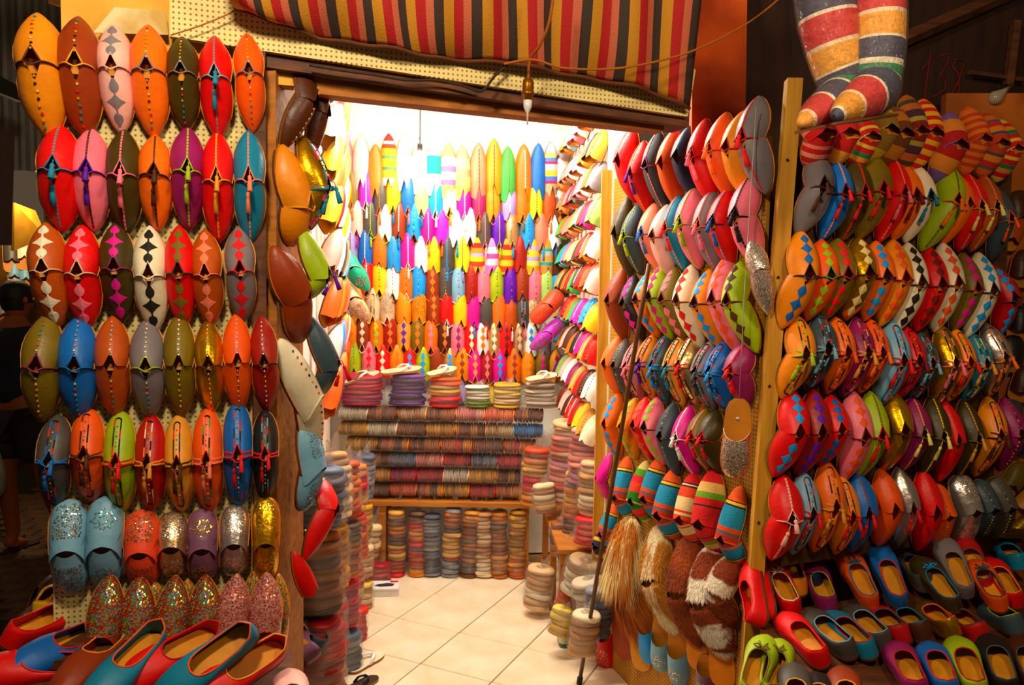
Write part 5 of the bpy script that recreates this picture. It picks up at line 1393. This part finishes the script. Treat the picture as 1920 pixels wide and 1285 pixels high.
boot([(1543, -40, .03), (1554, 40, .03), (1570, 110, .03), (1584, 160, .03), (1578, 182, .01), (1556, 198, -.02), (1530, 213, -.05), (1508, 228, -.08), (1498, 236, -.09)], [.070, .068, .062, .056, .056, .048, .036, .020, .006], 'tall striped boot in plastic wrap, hanging nearest the post', 1.92, .05, ((1618, 214, .02), (1494, 246, -.09)))
boot([(1648, -40, .0), (1648, 40, .0), (1645, 100, .0), (1640, 150, .0), (1636, 172, -.02), (1618, 186, -.05), (1594, 200, -.08), (1574, 213, -.11), (1564, 220, -.12)], [.058, .060, .060, .058, .058, .050, .038, .022, .007], 'tall striped boot in plastic wrap, hanging toe forward above woven slippers', 1.92, .3, ((1678, 214, .02), (1560, 230, -.12)))
mb = MB(); a = on_y(1440, -70, 1.95); b = on_y(1790, -70, 1.95); mb.tube([a, b], .012, 8); o = link('hanging_rail', mb.mesh('hanging_rail'), WOOD_DARK); tag(o, 'wooden rail above the picture edge from which striped boots hang', 'rail')

# ------------------------------------------------------------------ dark wall at the far side: number, beams, bulb, old stock
DW = Plane((0.66, 2.82), (2.6, 3.45))
mb = MB(); RED = leather('8A2410', .8, .2, 0)
for pts in ([(1752, 105), (1728, 130)], [(1745, 98), (1733, 188)], [(1722, 190), (1746, 184)], [(1764, 104), (1778, 101), (1777, 118), (1762, 142), (1774, 146), (1772, 168), (1750, 182)], [(1808, 114), (1792, 112), (1786, 124), (1798, 140), (1798, 178), (1788, 192), (1785, 176), (1800, 146), (1808, 118)]):
    mb.tube([DW.hit(x, y, .004) for x, y in pts], .0022, 5)
o = link('painted_number', mb.mesh('painted_number'), RED); tag(o, 'number 138 scrawled in red on the dark boards', 'number'); o['kind'] = 'stuff'
for pts, lab, t_ in (([(1690, 76), (1800, 30), (1910, -20)], 'dark rafter slanting up over the number', .02), ([(1905, 40), (1890, 160)], 'upright batten by the hanging bulb', .014), ([(1818, 136), (1918, 150)], 'thin rail above the hanging bulb', .008)):
    mb = MB(); beam(mb, DW.hit(*pts[0], .05), DW.hit(*pts[-1], .05), t_ * 2, t_ * 2); o = link('wooden_rafter', mb.mesh('wooden_rafter', False), WOOD_DARK); tag(o, lab, 'rafter')
c = DW.hit(1868, 182, .2); r = thing('unlit_bulb', 'unlit clear bulb hanging at the dark wall', 'bulb', Matrix.Translation(c) @ Matrix.Rotation(.9, 4, 'Y'))
mb = MB(); mb.lathe([(.008, .05), (.012, .03), (.026, .0), (.026, -.014), (.012, -.028), (.003, -.03)], 14); link('glass', mb.mesh('glass'), leather('A09080', .12, .1, 0), r)
mb = MB(); mb.lathe([(.009, .075), (.010, .05), (.008, .048)], 10); link('socket', mb.mesh('socket'), leather('3A2A18', .4, 0, 0), r)
OW_ = Plane((1.62, 3.0), (2.9, 2.9))
for i, (x, y, c, a) in enumerate([(1908, 410, 'dark brown', 0), (1890, 450, 'rust', .4), (1912, 520, 'dark brown', .2), (1895, 575, 'brown', -.3), (1910, 620, 'black', .2), (1896, 680, 'black', 0), (1912, 735, 'dark brown', .3), (1890, 800, 'slate', .1), (1908, 850, 'navy', -.2), (1892, 910, 'olive', .6), (1912, 955, 'tan', .8), (1900, 1000, 'dull gold', .9)]):
    p = OW_.hit(x, y, .04); d = Vector((math.sin(a), 0, math.cos(a)))
    slipper(frame(p, d, OW_.n) @ scl(1, .75, .9), c, 'plain', f'{c} slipper in the shade of the ochre wall, {ORD[i]} from the top', 'old stock on the ochre wall', None, 'round', 'plain', True, .05, None, True)
sh = thing('wall_shelf', 'dim wooden shelf on the ochre wall among brown slippers', 'shelf')
mb = MB(); a = OW_.hit(1870, 985, .0); mb.box((a.x + .25, a.y - .06, a.z), (.7, .14, .02)); link('shelf_plank', mb.mesh('shelf_plank', False), WOOD_DARK, sh)
mb = MB(); mb.box((a.x + .02, a.y - .05, a.z - .06), (.02, .1, .1)); link('bracket', mb.mesh('bracket', False), WOOD_DARK, sh)

# ------------------------------------------------------------------ passer-by in the alley
SKIN = leather('8A4A28', .6, .1, .05); SHIRT = leather('14141A', .85, .15, .1); TROU = leather('2A2420', .85, .15, .1)
def skin(name, pts, edges, radii, mat, parent, root=0, sub=2):
    me = bpy.data.meshes.new(name); me.from_pydata(pts, edges, []); o = link(name, None, [], parent) if False else bpy.data.objects.new(name, me)
    COL.objects.link(o); o.parent = parent; me.materials.append(mat); o.modifiers.new('skin', 'SKIN').use_smooth_shade = True
    for i, r_ in enumerate(radii):
        sv = me.skin_vertices[0].data[i]; sv.radius = r_ if isinstance(r_, tuple) else (r_, r_); sv.use_root = (i == root)
    o.modifiers.new('sub', 'SUBSURF').levels = sub; o.modifiers['sub'].render_levels = sub
    return o
fp = on_z(40, 1038, STREET)
per = thing('person', 'person in black t-shirt seen from behind, walking off with a plastic bag', 'person', Matrix.Translation((fp.x, fp.y, STREET)) @ Matrix.Rotation(-.35, 4, 'Z'))
B = [(0, 0, .93), (0, .01, 1.08), (0, .0, 1.28), (0, -.02, 1.42), (0, 0, 1.49), (0, .03, 1.56),
     (-.17, -.02, 1.40), (-.25, -.03, 1.18), (-.20, -.10, .96), (-.16, -.13, .88),
     (.17, -.02, 1.40), (.25, .0, 1.15), (.26, .08, .92), (.26, .1, .84),
     (-.09, 0, .88), (-.10, -.02, .50), (-.10, .03, .10), (-.10, -.02, .05), (-.10, .12, .03), (.09, 0, .88), (.10, .10, .50), (.10, .22, .12), (.10, .18, .06), (.10, .32, .03)]
E = [(0, 1), (1, 2), (2, 3), (3, 4), (4, 5), (3, 6), (6, 7), (7, 8), (8, 9), (3, 10), (10, 11), (11, 12), (12, 13), (0, 14), (14, 15), (15, 16), (16, 17), (17, 18), (0, 19), (19, 20), (20, 21), (21, 22), (22, 23)]
RD = [(.15, .11), (.15, .11), (.17, .12), (.13, .09), .055, .055, .07, .052, .042, .03, .07, .052, .042, .03, .10, .065, .042, .04, .03, .10, .065, .042, .04, .03]
skin('body', B, E, RD, SKIN, per)
skin('t_shirt', [B[0], B[1], B[2], B[3], B[6], B[7], B[10], B[11]], [(0, 1), (1, 2), (2, 3), (3, 4), (4, 5), (3, 6), (6, 7)], [(.175, .135), (.17, .13), (.19, .14), (.15, .105), .09, .075, .09, .075], SHIRT, per)
skin('shorts', [(0, 0, .95), B[14], (-.10, -.01, .58), B[19], (.10, .06, .58)], [(0, 1), (1, 2), (0, 3), (3, 4)], [(.17, .13), .12, .10, .12, .10], TROU, per)
hb = MB(); vs = []; n, m = 16, 14
for i in range(n + 1):
    t = i / n; z = 1.50 + .25 * t; r_ = float(np.interp(t, [0, .12, .3, .55, .8, .95, 1], [.035, .055, .068, .078, .068, .035, .004]))
    for k in range(m):
        a = 2 * math.pi * k / m; y_ = r_ * 1.22 * math.sin(a) + .015
        if math.sin(a) > .9 and .3 < t < .5: y_ += .02
        vs.append((r_ * math.cos(a), y_, z))
hb.add(vs, [(i * m + k, i * m + (k + 1) % m, (i + 1) * m + (k + 1) % m, (i + 1) * m + k) for i in range(n) for k in range(m)])
for s_ in (-1, 1): hb.lathe([(.004, -.02), (.016, -.012), (.018, .005), (.010, .02), (.003, .024)], 8, 0, 'z', (s_ * .078, .01, 1.62))
hd = link('head', hb.mesh('head'), SKIN, per)
hh = MB(); hh.add([(x * 1.07, (y_ - .01) * 1.07 + .004, 1.75 + (z - 1.75) * .98 + .006) for x, y_, z in vs], [(i * m + k, i * m + (k + 1) % m, (i + 1) * m + (k + 1) % m, (i + 1) * m + k) for i in range(6, n) for k in range(m)] + [(i * m + k, i * m + (k + 1) % m, (i + 1) * m + (k + 1) % m, (i + 1) * m + k) for i in range(3, 6) for k in range(7, m)])
link('hair', hh.mesh('hair'), leather('120C08', .6, .2, .3), hd)
hp = Vector(B[9])
for i, (dx, dy) in enumerate(((-.03, .02), (-.012, .026), (.006, .026), (.022, .02))):
    skin('finger', [tuple(hp + Vector((dx * .8, dy, -.02))), tuple(hp + Vector((dx, dy + .012, -.06))), tuple(hp + Vector((dx * .8, dy - .012, -.085))), tuple(hp + Vector((dx * .7, dy - .03, -.075)))], [(0, 1), (1, 2), (2, 3)], [.010, .009, .008, .007], SKIN, per, 0, 1)
skin('thumb', [tuple(hp + Vector((-.02, -.015, -.01))), tuple(hp + Vector((-.025, -.035, -.045))), tuple(hp + Vector((-.01, -.03, -.07)))], [(0, 1), (1, 2)], [.011, .010, .008], SKIN, per, 0, 1)
for bx_, by_ in ((-.10, .05), (.10, .25)):
    sm = MB(); sm.box((bx_, by_, .008), (.09, .25, .016)); sm.tube([(bx_ - .045, by_ + .02, .01), (bx_, by_ + .05, .075), (bx_ + .045, by_ + .02, .01)], .008, 6); link('sandal', sm.mesh('sandal', False), leather('2A1A10', .7, .1, 0), per)
hw = per.matrix_world @ (hp + Vector((0, 0, -.08)))
gb = MB(); vs = []; n, m = 14, 20
for i in range(n + 1):
    t = i / n; w_ = float(np.interp(t, [0, .08, .25, .6, .9, 1], [.015, .04, .12, .18, .17, .10])); d_ = float(np.interp(t, [0, .3, .8, 1], [.012, .05, .09, .05]))
    for k in range(m):
        a = 2 * math.pi * k / m; f_ = 1 + .10 * math.sin(a * 5 + t * 4) * (1 - t * .5); vs.append((w_ * math.cos(a) * f_, d_ * math.sin(a) * f_, -.45 * t + .02))
gb.add(vs, [(i * m + k, i * m + (k + 1) % m, (i + 1) * m + (k + 1) % m, (i + 1) * m + k) for i in range(n) for k in range(m)] + [tuple(n * m + k for k in range(m))])
r = thing('carrier_bag', 'pale grey plastic carrier bag in the hand of the passer-by', 'bag', Matrix.Translation(hw) @ Matrix.Rotation(-.2, 4, 'Z'))
link('bag_film', gb.mesh('bag_film'), leather('8A8078', .35, .2, .3), r)
mb = MB(); mb.tube([(-.02, 0, 0), (0, 0, .05), (.02, 0, 0)], .006, 6); link('handle', mb.mesh('handle'), leather('8A8078', .35, .2, .2), r)
# slippers and awnings of the shop across the alley
AF = Plane((-4.6, 6.2), (-2.9, 7.4))
for i, (x, y, c, ln) in enumerate([(45, 425, 'cream', 60), (22, 430, 'dark grey', 60), (27, 475, 'light blue', 45), (48, 475, 'light blue', 50), (38, 520, 'pink', 40), (62, 522, 'pale lime', 30), (6, 552, 'grey', 40), (28, 600, 'black', 40), (22, 610, 'red', 30), (68, 430, 'dark brown', 45)]):
    Pt, J = AF.hit(x, y, .02), AF.hit(x, y + ln, .08); yv = Pt - J
    slipper(frame(J, yv, AF.n) @ scl(yv.length / L0 * .75, yv.length / L0, 1), c, 'plain', f'{c} slipper in the shop across the alley, {ORD[i]} of its display', 'slippers across the alley', None, 'soft', 'plain', True, .05, None, True)
def slab3(name, q, thick, mat, label, cat):
    q = [Vector(p) for p in q]; nn = (q[1] - q[0]).cross(q[3] - q[0]).normalized() * thick; r_ = [v + nn for v in q]
    mb = MB(); mb.add(q + r_, [(0, 1, 2, 3), (7, 6, 5, 4), (0, 4, 5, 1), (1, 5, 6, 2), (2, 6, 7, 3), (3, 7, 4, 0)]); o = link(name, mb.mesh(name, False), mat); tag(o, label, cat)
slab3('shop_canopy', [on_y(-60, 110, 4.2), on_y(42, 165, 4.4), on_y(40, 190, 4.4), on_y(-60, 150, 4.2)], .05, leather('1A120C', .8, .2, 0), 'dark edge of a canopy across the alley', 'canopy')
slab3('dark_shutter', [on_y(-60, 460, 3.6), on_y(20, 460, 3.7), on_y(26, 245, 3.7), on_y(-60, 245, 3.6)], .05, BROWN_WALL, 'dark brown shutter at the edge of the alley', 'shutter')
slab3('shop_sign', [on_y(20, 470, 5.6), on_y(82, 445, 5.9), on_y(60, 395, 5.9), on_y(20, 380, 5.6)], .03, leather('A87C14', .7, .2, 0), 'yellow board above the shop across the alley', 'board')
slab3('alley_rafter', [on_y(90, -20, 2.6), on_y(330, 40, 2.2), on_y(330, 58, 2.2), on_y(90, 6, 2.6)], .04, WOOD_MID, 'brown rafter above the left board', 'rafter')
slab3('torn_poster', [FACADE.hit(175, 62, .005), FACADE.hit(316, 66, .005), FACADE.hit(312, 22, .005), FACADE.hit(215, 14, .005)], .003, mottled('torn paper', 'D8C8A0', 'B89A60', 8, .9), 'torn pale paper stuck on the wall over the left board', 'poster')
# light of the shop across the alley
lamp('alley_shop_lamp', on_y(40, 330, 5.6), 70, (1.0, .72, .38), .1)
so = bpy.data.objects['shop_sign']; so.name = 'alley_sign'; so['kind'] = 'structure'  # yellow shop sign across the alley, hanging free, counted with the setting
for k_ in ('label', 'category'): del so[k_]
print('objects', len(bpy.data.objects), 'tris', sum(len(m.loop_triangles) if m.loop_triangles else sum(len(p.vertices) - 2 for p in m.polygons) for m in bpy.data.meshes))
